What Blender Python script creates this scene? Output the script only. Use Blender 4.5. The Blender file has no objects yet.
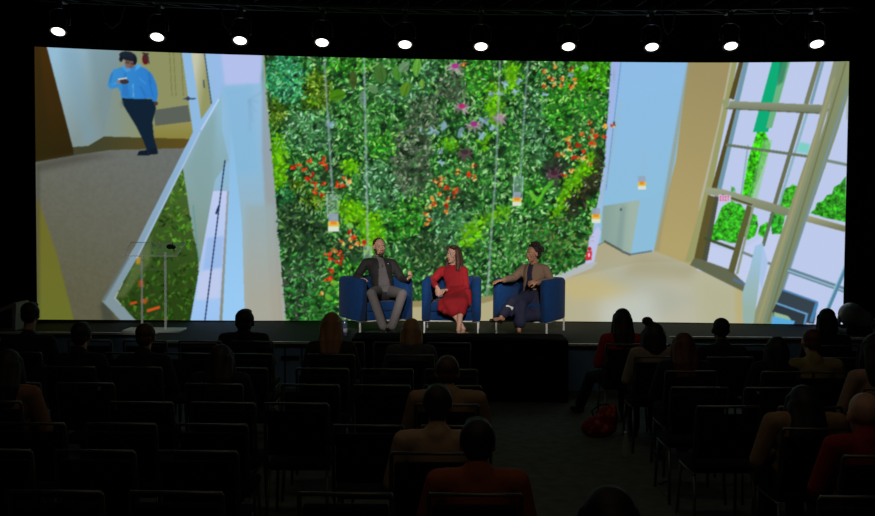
import bpy, bmesh, math, random
import numpy as np
from mathutils import Vector, Matrix, Quaternion
random.seed(4)
sc = bpy.context.scene
COL = sc.collection
# ---------------------------------------------------------------- camera, world, lights, exposure
CAM_H, PITCH, ROLL, FPX = 2.2, math.atan(.043), .007, 1000.0
cam_data = bpy.data.cameras.new('camera'); cam = bpy.data.objects.new('camera', cam_data); COL.objects.link(cam)
cam_data.sensor_width = 36.0; cam_data.lens = 36.0 * FPX / 875.0; cam_data.clip_end = 60
FWD = Vector((0, math.cos(PITCH), -math.sin(PITCH))); UP0 = Vector((0, math.sin(PITCH), math.cos(PITCH))); RT0 = Vector((1, 0, 0))
RT = RT0 * math.cos(ROLL) + UP0 * math.sin(ROLL); UPV = UP0 * math.cos(ROLL) - RT0 * math.sin(ROLL)
cam.matrix_world = Matrix(((RT.x, UPV.x, -FWD.x, 0), (RT.y, UPV.y, -FWD.y, 0), (RT.z, UPV.z, -FWD.z, CAM_H), (0, 0, 0, 1)))
sc.camera = cam
def W(px, py, d):                                   # the place at distance d (along Y) seen at a spot of the photograph
    v = FWD * FPX + RT * (px - 437.5) + UPV * (258 - py)
    v = v * (d / v.y)
    return Vector((v.x, v.y, v.z + CAM_H))
def on_level(px, py, z):                            # the place on a level surface
    v = FWD * FPX + RT * (px - 437.5) + UPV * (258 - py)
    v = v * ((z - CAM_H) / v.z)
    return Vector((v.x, v.y, z))
world = bpy.data.worlds.new('dark_hall'); sc.world = world; world.use_nodes = True
world.node_tree.nodes['Background'].inputs[0].default_value = (.004, .005, .006, 1); world.node_tree.nodes['Background'].inputs[1].default_value = .3
def spot(name, loc, aim, watts, half_deg, col, radius=.12, blend=.5):
    l = bpy.data.lights.new(name, 'SPOT'); l.energy = watts; l.spot_size = math.radians(2 * half_deg); l.spot_blend = blend; l.color = col; l.shadow_soft_size = radius
    o = bpy.data.objects.new(name, l); COL.objects.link(o); o.location = loc
    o.rotation_euler = (Vector(aim) - Vector(loc)).to_track_quat('-Z', 'Y').to_euler(); return o
SPOT_W = 4000
spot('key_spotlight', (-1.6, 2.6, 4.9), (-.84, 13.4, 1.42), SPOT_W, 5.2, (1, .93, .84))
spot('key_spotlight', (.3, 2.6, 4.9), (.2, 13.4, 1.42), SPOT_W, 5.2, (1, .93, .84))
spot('key_spotlight', (2.2, 2.6, 4.9), (1.28, 13.4, 1.42), SPOT_W, 5.2, (1, .93, .84))
spot('lectern_spotlight', (-2.6, 2.6, 4.9), (-3.8, 13.4, 1.2), 1100, 3.6, (1, .95, .88))
hl = bpy.data.lights.new('dimmed_house_and_fill_light', 'AREA'); hl.energy = 11; hl.color = (1, .80, .55); hl.size = 3; hl.size_y = 1.5; hl.shape = 'RECTANGLE'
hlo = bpy.data.objects.new('dimmed_house_and_fill_light', hl); COL.objects.link(hlo); hlo.location = (0, 1.5, 5.9); hlo.rotation_euler = (math.radians(28), 0, 0)
front_fill = bpy.data.lights.new('dimmed_house_and_fill_light', 'AREA'); front_fill.energy = 12; front_fill.color = (1, .84, .64); front_fill.size = 5; front_fill.size_y = 1.0; front_fill.shape = 'RECTANGLE'  # added fill, no house lamp: brightens front rows, floor and stage skirt
front_fill_obj = bpy.data.objects.new('dimmed_house_and_fill_light', front_fill); COL.objects.link(front_fill_obj); front_fill_obj.location = (0, 6.2, 5.9); front_fill_obj.rotation_euler = (math.radians(38), 0, 0)
sc.view_settings.view_transform = 'Standard'; sc.view_settings.look = 'None'; sc.view_settings.exposure = 0; sc.view_settings.gamma = 1; sc.view_settings.use_curve_mapping = False
# ---------------------------------------------------------------- helpers
def lin(c):
    return tuple(((v / 255) / 12.92 if v / 255 <= .04045 else ((v / 255 + .055) / 1.055) ** 2.4) for v in c)
MATS = {}
def mat(name, rgb, rough=.8, metal=0.0, noise=0.0, scale=20.0, spec=.3, bump=0.0, sheen=0.0):
    if name in MATS: return MATS[name]
    m = bpy.data.materials.new(name); m.use_nodes = True; n = m.node_tree.nodes; l = m.node_tree.links; b = n['Principled BSDF']
    b.inputs['Base Color'].default_value = (*rgb, 1); b.inputs['Roughness'].default_value = rough; b.inputs['Metallic'].default_value = metal
    b.inputs['Specular IOR Level'].default_value = spec; b.inputs['Sheen Weight'].default_value = sheen
    if noise or bump:
        tc = n.new('ShaderNodeTexCoord'); nz = n.new('ShaderNodeTexNoise'); nz.inputs['Scale'].default_value = scale; nz.inputs['Detail'].default_value = 5
        l.new(tc.outputs['Object'], nz.inputs['Vector'])
        if noise:
            mx = n.new('ShaderNodeMix'); mx.data_type = 'RGBA'
            mx.inputs['A'].default_value = (*[v * (1 - noise) for v in rgb], 1); mx.inputs['B'].default_value = (*[min(1, v * (1 + noise)) for v in rgb], 1)
            l.new(nz.outputs['Fac'], mx.inputs['Factor']); l.new(mx.outputs['Result'], b.inputs['Base Color'])
        if bump:
            bp = n.new('ShaderNodeBump'); bp.inputs['Strength'].default_value = bump; bp.inputs['Distance'].default_value = .01
            l.new(nz.outputs['Fac'], bp.inputs['Height']); l.new(bp.outputs['Normal'], b.inputs['Normal'])
    MATS[name] = m; return m
def emit(name, rgb, strength):
    m = bpy.data.materials.new(name); m.use_nodes = True; b = m.node_tree.nodes['Principled BSDF']
    b.inputs['Base Color'].default_value = (.02, .02, .02, 1); b.inputs['Emission Color'].default_value = (*rgb, 1); b.inputs['Emission Strength'].default_value = strength
    return m
def obj(name, me, m=None, parent=None, smooth=True):
    if isinstance(me, bmesh.types.BMesh):
        d = bpy.data.meshes.new(name); me.normal_update(); me.to_mesh(d); me.free(); me = d
    if m is not None:
        me.materials.clear(); me.materials.append(m)
    if smooth: me.polygons.foreach_set('use_smooth', [True] * len(me.polygons))
    o = bpy.data.objects.new(name, me); COL.objects.link(o)
    if parent: o.parent = parent
    return o
def tag(o, label, cat, group=None):
    o['label'] = label; o['category'] = cat
    if group: o['group'] = group
    return o
def thing(name, label, cat, loc=(0, 0, 0), rz=0, group=None):
    o = bpy.data.objects.new(name, None); COL.objects.link(o); o.location = loc; o.rotation_euler = (0, 0, rz); o.empty_display_size = .1
    return tag(o, label, cat, group)
def struct(o): o['kind'] = 'structure'; return o
def box(bm, x0, x1, y0, y1, z0, z1, bev=0.0, seg=2):
    vs = [bm.verts.new((x, y, z)) for x in (x0, x1) for y in (y0, y1) for z in (z0, z1)]
    fs = [bm.faces.new([vs[i] for i in q]) for q in ((0, 1, 3, 2), (4, 6, 7, 5), (0, 4, 5, 1), (2, 3, 7, 6), (0, 2, 6, 4), (1, 5, 7, 3))]
    if bev:
        es = list({e for f in fs for e in f.edges}); bmesh.ops.bevel(bm, geom=es, offset=bev, segments=seg, affect='EDGES', profile=.5)
    return bm
def box_bm(*a, **k):
    bm = bmesh.new(); box(bm, *a, **k); return bm
def tube(bm, pts, r, n=8, caps=True):
    pts = [Vector(p) for p in pts]; rings = []
    rs = r if isinstance(r, (list, tuple)) else [r] * len(pts)
    t = (pts[1] - pts[0]).normalized(); u = t.orthogonal().normalized()
    for i, p in enumerate(pts):
        a = (pts[i] - pts[i - 1]).normalized() if i else t; b = (pts[i + 1] - pts[i]).normalized() if i < len(pts) - 1 else a
        d = (a + b).normalized(); u = (u - d * u.dot(d)).normalized(); v = d.cross(u)
        rings.append([bm.verts.new(p + (u * math.cos(2 * math.pi * k / n) + v * math.sin(2 * math.pi * k / n)) * rs[i]) for k in range(n)])
    for a, b in zip(rings, rings[1:]):
        for k in range(n): bm.faces.new((a[k], a[(k + 1) % n], b[(k + 1) % n], b[k]))
    if caps: bm.faces.new(rings[0][::-1]); bm.faces.new(rings[-1])
    return bm
def tube_bm(*a, **k):
    bm = bmesh.new(); tube(bm, *a, **k); return bm
def lathe(bm, prof, c=(0, 0, 0), n=20, M=None):
    rings = []
    for r, z in prof:
        ring = []
        for k in range(n):
            p = Vector((r * math.cos(2 * math.pi * k / n), r * math.sin(2 * math.pi * k / n), z))
            if M is not None: p = M @ p
            ring.append(bm.verts.new(p + Vector(c)))
        rings.append(ring)
    for a, b in zip(rings, rings[1:]):
        for k in range(n): bm.faces.new((a[k], a[(k + 1) % n], b[(k + 1) % n], b[k]))
    bm.faces.new(rings[0][::-1]); bm.faces.new(rings[-1]); return bm
def lathe_bm(*a, **k):
    bm = bmesh.new(); lathe(bm, *a, **k); return bm
_ico = bmesh.new(); bmesh.ops.create_icosphere(_ico, subdivisions=3, radius=1)
ICO_V = np.array([v.co[:] for v in _ico.verts]); _ico.verts.index_update(); ICO_F = [[v.index for v in f.verts] for f in _ico.faces]; _ico.free()
def sculpt(prims, voxel=.01, smooth=4, off=None):   # round cones and ellipsoids grown together into one continuous skin
    V, F = [], []; nv = 0
    for p in prims:
        if p[0] == 'e':
            c, r, R_ = np.array(p[1]), np.array(p[2]), np.array(p[3] if p[3] is not None else np.eye(3))
            V.append((ICO_V * r) @ R_.T + c); F += [[i + nv for i in f] for f in ICO_F]; nv += len(ICO_V)
        else:
            a, b, ra, rb = Vector(p[1]), Vector(p[2]), p[3], p[4]
            for c, r in ((a, ra), (b, rb)):
                V.append(ICO_V * r + np.array(c)); F += [[i + nv for i in f] for f in ICO_F]; nv += len(ICO_V)
            d = (b - a)
            if d.length < 1e-5: continue
            d.normalize(); u = d.orthogonal().normalized(); v = d.cross(u); n = 14
            ring = [[(c + (u * math.cos(2 * math.pi * k / n) + v * math.sin(2 * math.pi * k / n)) * r)[:] for k in range(n)] for c, r in ((a, ra), (b, rb))]
            V.append(np.array(ring[0] + ring[1])); F += [[nv + k, nv + (k + 1) % n, nv + n + (k + 1) % n, nv + n + k] for k in range(n)]
            F += [[nv + k for k in range(n)][::-1], [nv + n + k for k in range(n)]]; nv += 2 * n
    me = bpy.data.meshes.new('tmp'); me.from_pydata(np.concatenate(V).tolist(), [], F); me.update()
    o = bpy.data.objects.new('tmp', me); COL.objects.link(o)
    m = o.modifiers.new('r', 'REMESH'); m.mode = 'VOXEL'; m.voxel_size = voxel
    if smooth:
        s = o.modifiers.new('s', 'SMOOTH'); s.factor = .5; s.iterations = smooth
    dg = bpy.context.evaluated_depsgraph_get(); dg.update()
    out = bpy.data.meshes.new_from_object(o.evaluated_get(dg))
    bpy.data.objects.remove(o); bpy.data.meshes.remove(me)
    if off is not None:
        out.transform(Matrix.Translation(-Vector(off)))
    return out
# ---------------------------------------------------------------- the picture shown on the LED screen
PX0, PY0, PX1, PY1, SS = 30, 44, 852, 328, 2
def make_picture():
    rng = np.random.default_rng(7)
    W_, H_ = (PX1 - PX0) * SS, (PY1 - PY0) * SS
    img = np.zeros((H_, W_, 3), np.float32)
    def C3(c): return np.array(c, np.float32) / 255.0
    def noise(cell, seed):
        r = np.random.default_rng(seed)
        gh, gw = int(H_ / cell) + 3, int(W_ / cell) + 3
        g = r.random((gh, gw)).astype(np.float32)
        yy = np.arange(H_) / cell; xx = np.arange(W_) / cell
        y0 = yy.astype(int); x0 = xx.astype(int)
        fy = (yy - y0)[:, None]; fx = (xx - x0)[None]
        fy = fy * fy * (3 - 2 * fy); fx = fx * fx * (3 - 2 * fx)
        a = g[y0][:, x0]; b = g[y0][:, x0 + 1]; c = g[y0 + 1][:, x0]; d = g[y0 + 1][:, x0 + 1]
        return (a * (1 - fx) + b * fx) * (1 - fy) + (c * (1 - fx) + d * fx) * fy
    def grad(c0, p0, c1, p1, c2=None):
        c0, c1 = C3(c0), C3(c1)
        dx, dy = p1[0] - p0[0], p1[1] - p0[1]; L = dx * dx + dy * dy
        def f(X, Y):
            t = np.clip(((X - p0[0]) * dx + (Y - p0[1]) * dy) / L, 0, 1)[..., None]
            if c2 is None: return c0 * (1 - t) + c1 * t
            m = C3(c2)
            return np.where(t < .5, c0 * (1 - 2 * t) + m * 2 * t, m * (2 - 2 * t) + c1 * (2 * t - 1))
        return f
    def cover(pts, pad=0):
        P = np.array(pts, np.float32)
        x0 = max(0, int((P[:, 0].min() - PX0 - pad) * SS) - 1); x1 = min(W_, int((P[:, 0].max() - PX0 + pad) * SS) + 2)
        y0 = max(0, int((P[:, 1].min() - PY0 - pad) * SS) - 1); y1 = min(H_, int((P[:, 1].max() - PY0 + pad) * SS) + 2)
        if x1 <= x0 or y1 <= y0: return None
        X, Y = np.meshgrid((np.arange(x0, x1) + .5) / SS + PX0, (np.arange(y0, y1) + .5) / SS + PY0)
        ins = np.zeros(X.shape, bool)
        n = len(P)
        for i in range(n):
            ax, ay = P[i]; bx_, by_ = P[(i + 1) % n]
            if ay == by_: continue
            c = (Y < max(ay, by_)) & (Y >= min(ay, by_))
            ins ^= c & (X < ax + (Y - ay) * (bx_ - ax) / (by_ - ay))
        return x0, x1, y0, y1, X, Y, ins
    def poly(pts, col, a=1.0, soft=0):
        r = cover(pts, soft * 2)
        if r is None: return
        x0, x1, y0, y1, X, Y, m = r
        m = m.astype(np.float32)
        if soft:
            for _ in range(2):
                for ax in (0, 1):
                    q = np.moveaxis(m, ax, 0); e = np.concatenate([np.repeat(q[:1], soft + 1, 0), q, np.repeat(q[-1:], soft, 0)]).cumsum(0)
                    m = np.moveaxis((e[2 * soft + 1:] - e[:-2 * soft - 1]) / (2 * soft + 1), 0, ax)
        m = (m * a)[..., None]
        c = col(X, Y) if callable(col) else C3(col)
        img[y0:y1, x0:x1] = img[y0:y1, x0:x1] * (1 - m) + c * m
    def line(p, q, w, col, a=1.0, soft=0):
        dx, dy = q[0] - p[0], q[1] - p[1]; L = math.hypot(dx, dy); nx, ny = -dy / L * w / 2, dx / L * w / 2
        poly([(p[0] + nx, p[1] + ny), (q[0] + nx, q[1] + ny), (q[0] - nx, q[1] - ny), (p[0] - nx, p[1] - ny)], col, a, soft)
    def blob(x, y, rx, ry, col, ang=0, a=1.0, point=0.0, soft=0):
        n = 10; ca, sa = math.cos(ang), math.sin(ang); pts = []
        for i in range(n):
            t = 2 * math.pi * i / n
            u, v = rx * math.cos(t), ry * math.sin(t) * (1 - point * math.cos(t) ** 2)
            pts.append((x + u * ca - v * sa, y + u * sa + v * ca))
        poly(pts, col, a, soft)
    # --- balcony and corridor on the left
    poly([(30, 44), (300, 44), (300, 328), (30, 328)], grad((150, 190, 225), (0, 60), (165, 172, 165), (0, 280), (140, 185, 215)))
    poly([(40, 44), (190, 44), (190, 150), (60, 152)], grad((148, 188, 212), (52, 60), (128, 147, 146), (105, 95)))
    poly([(60, 48), (78, 48), (98, 140), (84, 144)], (120, 158, 182), .4, 7)
    poly([(88, 48), (120, 48), (120, 140), (102, 136)], (112, 140, 150), .45, 6)
    poly([(122, 44), (184, 44), (194, 140), (103, 138)], grad((128, 146, 140), (112, 90), (142, 146, 98), (150, 90)))
    poly([(30, 44), (46, 44), (73, 148), (76, 156), (30, 165)], grad((66, 44, 14), (38, 60), (46, 36, 13), (60, 150)))
    poly([(34, 44), (39, 44), (52, 160), (37, 162)], (46, 38, 14), .5, 3)
    for x in (169.5, 173.5, 181): line((x, 52), (x + 2.5, 96), .9, (112, 112, 62), .8)
    poly([(154, 110), (188, 105), (191, 121.5), (155, 126)], (90, 98, 90))
    poly([(154, 126), (191, 121.5), (194, 139), (154, 139)], grad((148, 144, 84), (0, 122), (138, 130, 60), (0, 139)))
    poly([(88, 146), (104, 136.5), (194, 139), (188, 152), (74, 158), (73, 147)], grad((64, 66, 44), (95, 140), (92, 76, 30), (180, 145)))
    # carpet
    poly([(30, 163), (76, 155), (110, 150), (192, 148), (128, 258), (104, 300), (130, 328), (30, 328)],
         grad((106, 110, 106), (140, 152), (94, 92, 70), (80, 300)))
    nz = noise(5, 3)
    m = cover([(36, 160), (76, 153), (192, 147), (128, 258), (104, 300), (130, 328), (30, 328)])
    x0, x1, y0, y1, X, Y, ins = m
    img[y0:y1, x0:x1] += (ins * (nz[y0:y1, x0:x1] - .5) * .022)[..., None]
    poly([(76, 155), (36, 163), (37, 172), (90, 160), (120, 154)], (70, 68, 60), .6, 5)
    poly([(37, 196), (57, 255), (76, 328), (37, 328)], grad((112, 106, 42), (0, 200), (106, 112, 42), (0, 320)), 1, 1)
    poly([(36, 165), (40, 165), (40, 325), (36, 325)], (60, 60, 50), .4, 2)
    poly([(104, 299), (112, 312), (118, 328), (104, 328), (100, 305)], (60, 66, 56), .7, 3)
    # door, edge and railing
    poly([(181, 46), (190, 46), (203, 132), (194, 139)], (142, 186, 226))
    poly([(190, 46), (204, 46), (211, 104), (203, 132)], grad((196, 196, 170), (192, 90), (146, 150, 98), (205, 92)))
    line((204, 50), (211.5, 104), 1.3, (66, 88, 110))
    line((183, 99), (196, 98.5), 1.4, (56, 74, 96)); blob(188, 98.5, 2.2, 2, (48, 62, 80))
    line((203.5, 80), (204.3, 88), 1.6, (70, 88, 92))
    poly([(219, 44), (262, 44), (261, 83), (223, 86)], (180, 192, 236), 1, 2)
    poly([(207, 44), (220, 44), (226, 90), (214, 98)], (150, 186, 232), .8, 2)
    poly([(222, 86), (252, 85), (258, 170), (236, 175)], (132, 184, 220), .7, 5)
    for i in range(5): line((249, 100), (262 - i * 3, 92 + i * 10), 1.6, (128, 160, 190), .45, 2)
    poly([(262, 44), (268, 44), (273, 130), (283, 328), (272, 328), (262, 150)], grad((140, 160, 180), (0, 60), (158, 150, 132), (0, 300)), .8, 2)
    poly([(246, 205), (274, 205), (283, 328), (246, 328)], grad((150, 172, 176), (0, 205), (168, 166, 152), (0, 300)), .8, 5)
    # glass balustrade
    poly([(214, 104), (222, 92), (222, 130), (229, 160), (215, 180), (200, 262), (196, 262), (190, 225), (182, 168)],
         grad((142, 184, 204), (220, 110), (128, 152, 142), (188, 235)))
    poly([(199, 135), (216, 108), (214, 170), (205, 215), (188, 170)], (128, 160, 160), .6, 5)
    G = [(182, 163), (187, 195), (192, 230), (199, 258), (194, 328), (142, 328), (116, 298), (138, 252)]
    poly(G, grad((70, 100, 44), (180, 180), (40, 66, 20), (165, 300)))
    gm = cover(G); x0, x1, y0, y1, X, Y, ins = gm
    k = 0
    while k < 420:
        x, y = rng.uniform(116, 198), rng.uniform(168, 322)
        ix, iy = int((x - PX0) * SS) - x0, int((y - PY0) * SS) - y0
        if not (0 <= iy < ins.shape[0] and 0 <= ix < ins.shape[1] and ins[iy, ix]): continue
        t = rng.random(); top = y < 250 and x > 165
        c = np.array([(52, 112, 22), (84, 140, 40), (30, 66, 14), (70, 90, 34)][rng.integers(4)]) * (.75 + .5 * t) * (1.1 if top else .8)
        blob(x, y, rng.uniform(1.6, 4), rng.uniform(.7, 1.5), c, rng.uniform(0, 3.14), .85, .5); k += 1
    poly([(140, 252), (152, 232), (150, 262), (124, 298), (117, 297)], (96, 112, 66), .7, 3)
    poly([(136, 257), (141, 257), (140, 264), (136, 264)], (176, 136, 44), 1, 1); poly([(138, 281), (143, 279), (144, 287), (139, 287)], (180, 72, 26), .8, 1); poly([(141, 299), (148, 299), (146, 304), (141, 303)], (186, 84, 28), .9, 1)
    line((130, 304), (137, 302), 2.6, (190, 74, 26)); line((147, 311), (160, 307), 2.8, (204, 82, 30))
    blob(165, 322, 3, 4, (150, 90, 30), 0, .6)
    poly([(221, 95), (216, 98), (194, 130), (129, 258), (102, 301), (128, 328), (144, 328), (114, 298), (137, 258), (202, 130)],
         grad((146, 188, 232), (205, 110), (128, 148, 156), (118, 300)))
    line((219, 99), (201, 130), 1.6, (190, 210, 240)); line((200, 132), (137, 258), 2, (172, 196, 226), .8)
    line((129, 256), (103, 301), 3, (96, 110, 112), .8, 1)
    # white column band and blue stripe
    poly([(213, 191), (227, 191), (221, 328), (189, 328)], grad((192, 204, 240), (0, 195), (156, 196, 242), (0, 320)))
    poly([(207, 238), (224, 236), (222, 268), (203, 270)], (150, 184, 232), .8, 2)
    poly([(200, 272), (221, 268), (220, 298), (196, 300)], (196, 204, 236), .8, 2)
    line((225, 160), (204, 328), 1.2, (34, 50, 92)); line((219, 206), (216, 214), 2, (30, 44, 84))
    line((199, 262), (193, 205), 1.4, (90, 150, 150), .8)
    poly([(227, 191), (231, 191), (228, 328), (219, 328)], grad((150, 156, 168), (0, 200), (138, 140, 124), (0, 320)))
    poly([(231, 130), (234, 150), (242, 222), (245, 328), (222, 328), (229, 190)], grad((140, 190, 228), (0, 150), (152, 202, 244), (0, 300)))
    # --- right hand hall: wall, niche, tan wall, floor
    poly([(588, 44), (760, 44), (760, 328), (320, 328), (320, 290), (585, 250)], grad((172, 164, 128), (560, 290), (180, 178, 156), (680, 320)))
    poly([(412, 296), (485, 292), (560, 280), (640, 262), (760, 262), (760, 328), (400, 328)], grad((178, 170, 130), (520, 290), (186, 184, 164), (650, 310)))
    poly([(555, 280), (600, 275), (640, 288), (610, 300), (570, 300)], (196, 180, 122), .7, 9)
    poly([(585, 268), (620, 266), (700, 300), (640, 328), (600, 328), (640, 300)], (168, 174, 160), .5, 14)
    poly([(600, 300), (650, 290), (660, 328), (600, 328)], (200, 208, 204), .6, 16)
    poly([(690, 268), (745, 285), (742, 328), (700, 328)], (178, 178, 142), .7, 18)
    poly([(735, 285), (745, 290), (744, 326), (736, 326)], (190, 166, 96), .5, 4)
    poly([(640, 255), (700, 264), (690, 280), (620, 275)], (160, 154, 118), .6, 10)
    poly([(608, 44), (691, 44), (676, 160), (654, 251), (631, 254), (622, 250), (604, 241), (596, 247), (588, 268), (580, 262)],
         grad((142, 188, 230), (625, 80), (140, 190, 220), (670, 200)))
    poly([(612, 44), (622, 44), (604, 190), (594, 262), (585, 264)], grad((164, 176, 232), (0, 60), (168, 192, 226), (0, 250)), .8, 1)
    line((621, 62), (606, 190), .9, (96, 130, 180), .7)
    poly([(650, 200), (666, 190), (655, 248), (634, 252)], (140, 190, 218), .6, 3)
    poly([(603, 206), (640, 200), (631, 254), (620, 250), (604, 242), (601, 242)], grad((136, 162, 154), (606, 220), (158, 180, 168), (632, 220)))
    poly([(621, 206), (626, 205), (622, 250), (616, 247)], (112, 142, 142), .45, 3)
    line((604, 241), (622, 251), 2.2, (84, 92, 80)); line((622, 251.5), (631, 255), 2.2, (84, 96, 100)); line((630, 254.5), (652, 251), 1.6, (96, 118, 130))
    blob(621, 209.5, 1.1, 1.4, (70, 92, 96)); line((596, 246), (604, 242), 1, (110, 120, 110))
    # tan wall
    poly([(690.5, 44), (734, 44), (719, 120), (700, 200), (694, 266), (654, 251), (676, 160)], grad((158, 144, 98), (715, 80), (178, 162, 108), (660, 240)))
    poly([(690.5, 44), (694, 44), (659, 251), (654, 251)], (150, 148, 118), .6, 1)
    poly([(736, 44), (746, 44), (735, 98), (736, 104), (722, 160), (713, 192), (697, 262), (685, 262), (705, 190), (724, 104)], (154, 156, 104))
    poly([(722, 100), (736, 98), (738, 106), (724, 110)], (146, 156, 112))
    # --- glazed facade
    poly([(741, 44), (852, 44), (852, 328), (770, 328), (744, 290), (697, 262)], (190, 202, 236))
    nz2 = noise(3, 9); nz3 = noise(7, 10)
    def tree(pts, base=(54, 172, 34)):
        r = cover(pts); x0, x1, y0, y1, X, Y, ins = r
        n = (nz2[y0:y1, x0:x1] * .7 + nz3[y0:y1, x0:x1] * .5)[..., None]
        edge = ins & (nz2[y0:y1, x0:x1] + .25 > .3)
        c = np.clip(C3(base) * (.3 + 1.15 * n), 0, 1)
        img[y0:y1, x0:x1] = np.where(edge[..., None], c, img[y0:y1, x0:x1])
    poly([(701, 244), (736, 252), (772, 232), (786, 236), (770, 290), (697, 270)], (196, 206, 238))
    tree([(719, 214), (722, 207), (727, 203), (731, 200), (735, 203), (741, 204), (745, 210), (747, 216), (743, 230), (739, 243), (730, 243), (722, 240), (711, 241), (712, 228), (716, 222)])
    tree([(750, 212), (757, 216), (758, 226), (755, 236), (748, 240), (744, 236)])
    tree([(760, 226), (767, 222), (770, 230), (764, 238), (758, 234)])
    tree([(770, 214), (786, 212), (781, 234), (772, 234)], (46, 150, 40))
    tree([(782, 193), (786, 188), (790, 187), (793, 184), (798, 187), (795, 198), (792, 209), (780, 206)], (58, 164, 36))
    tree([(810, 213), (815, 209), (817, 203), (823, 201), (827, 195), (832, 194), (834, 187), (840, 184), (846, 176), (846, 222), (826, 218)], (50, 156, 34))
    tree([(731, 186), (735, 188), (736, 194), (731, 195)], (90, 190, 110))
    poly([(777, 44), (792, 44), (768, 132), (753, 132)], (14, 172, 118)); poly([(787, 44), (795, 44), (772, 128), (766, 128)], (110, 178, 130))
    poly([(781, 52), (790, 52), (783, 82), (777, 86)], (40, 122, 92), .7, 1)
    tree([(757, 132), (765, 132), (771, 145), (752, 198), (742, 196), (748, 160)], (56, 186, 20))
    poly([(764, 140), (772, 140), (757, 200), (751, 198)], (140, 200, 140), .7, 1)
    poly([(800, 142), (810, 144), (808, 154), (797, 152)], (110, 210, 190), .8, 1)
    fr, fd, fb = (126, 132, 92), (84, 74, 36), (112, 152, 170)
    poly([(744, 44), (748, 44), (734, 100), (729, 98)], fd); poly([(734, 106), (737, 106), (716, 192), (711, 190)], fd)
    poly([(748, 44), (753, 44), (739, 103), (734, 103)], fb); poly([(737, 106), (741, 106), (721, 192), (716, 192)], fb)
    line((824, 44), (806, 104), 4.5, (118, 124, 96)); line((828, 44), (811, 104), 3, fb, .9)
    line((803, 110), (774, 207), 4, (104, 110, 84)); line((808, 110), (779, 205), 2.6, (134, 176, 190), .9)
    line((748, 145), (741, 196), 1.6, (110, 150, 160), .6)
    line((765, 140), (749, 198), 1.2, (92, 140, 110), .7)
    poly([(730, 101), (826, 105), (830, 111), (818, 113), (728, 108)], grad((140, 148, 124), (0, 102), (114, 122, 98), (0, 112)))
    line((726, 108.5), (822, 113.5), 1.2, (82, 84, 54), .8); line((726, 144.8), (812, 157), 2.8, (104, 116, 98)); line((824, 160), (848, 165), 3, (120, 140, 130))
    poly([(706, 187), (722, 189), (786, 207), (796, 213), (784, 216), (706, 193)], grad((156, 162, 134), (0, 188), (124, 132, 104), (0, 214)))
    line((722, 195), (752, 205), 1.6, (70, 74, 40))
    poly([(806, 215), (846, 226), (845, 232), (804, 221)], grad((160, 164, 128), (0, 216), (118, 122, 90), (0, 230)))
    # entrance door
    poly([(708, 195), (716, 197), (703, 262), (694, 259)], (92, 84, 44)); poly([(715, 196), (719, 197), (707, 262), (702, 261)], (74, 78, 60))
    poly([(694, 258), (700, 259), (731, 270), (752, 290), (746, 293), (690, 265)], (98, 104, 80))
    line((704, 238), (737, 250), 3, (66, 78, 48)); poly([(747, 205), (752, 207), (734, 274), (728, 271)], (92, 92, 54)); line((753, 207), (737, 274), 2.4, (140, 152, 128))
    line((773, 212), (763, 246), 3.4, (92, 110, 88)); line((742, 252), (785, 270), 2.6, (120, 134, 130)); line((733, 279), (748, 286), 2.8, (86, 112, 140))
    # exit sign on the transom
    poly([(718.5, 194.5), (731, 195.5), (731, 202.5), (718.5, 201.5)], (206, 190, 222))
    font = {'E': '111100110100111', 'X': '101101010101101', 'I': '111010010010111', 'T': '111010010010010'}
    for i, ch in enumerate('EXIT'):
        for j, b in enumerate(font[ch]):
            if b == '1':
                xx = int((720.2 - PX0) * SS) + i * 5 + (j % 3); yy = int((196.4 - PY0) * SS) + (j // 3) * 2
                img[yy:yy + 2, xx] = C3((226, 60, 110))
    # column, banner, sofas
    poly([(838, 44), (846, 44), (822, 130), (772, 328), (750, 328), (772, 260), (816, 130)], grad((138, 144, 114), (800, 60), (142, 146, 112), (770, 300)))
    poly([(843, 44), (852, 44), (852, 82), (838, 130), (793, 260), (771, 328), (762, 328), (784, 250), (826, 120)], grad((132, 142, 106), (820, 80), (118, 136, 110), (785, 290)))
    line((846, 62), (768, 322), 1.4, (112, 106, 66), .8); line((834, 78), (758, 322), 2, (176, 170, 118), .5, 1)
    line((849, 85), (775, 315), 2.2, (116, 146, 170), .7)
    poly([(846, 60), (852, 58), (852, 118), (846, 120)], (140, 150, 96), .3)
    poly([(755, 246), (763, 243), (762, 262), (753, 328), (743, 328), (742, 294), (750, 268)], grad((158, 196, 226), (0, 248), (150, 178, 168), (0, 310)))
    poly([(763, 245), (768, 262), (762, 290), (759, 280)], (170, 196, 232))
    line((788, 270), (850, 292), 5.4, (98, 130, 146)); line((788, 270.5), (850, 292.5), 1.6, (150, 186, 206)); line((848, 262), (824, 318), 4, (84, 134, 164)); line((846, 262), (823, 316), 1.2, (150, 190, 210))
    poly([(783, 289), (818, 302), (814, 324), (800, 322), (776, 305)], (54, 66, 76)); line((782, 289.5), (818, 302.5), 1.8, (80, 130, 180)); line((817, 303), (811, 322), 3.4, (70, 130, 180))
    poly([(777, 302), (807, 313), (806, 326), (790, 326), (772, 312)], (46, 56, 62)); line((776, 303), (808, 314.5), 1.8, (104, 164, 214)); line((807, 314), (804, 326), 2.2, (92, 150, 200))
    poly([(774, 312), (788, 316), (793, 322), (776, 322)], (150, 184, 150)); poly([(772, 316), (795, 321), (793, 326), (771, 326)], (90, 170, 224))
    # --- planted wall
    GW = [(264, 44), (266, 80), (270, 130), (276, 200), (281, 262), (287, 328), (336, 328), (412, 301), (484, 297), (552, 277), (585, 263), (592, 232), (598, 200), (604, 165), (608, 110), (612, 44)]
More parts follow.
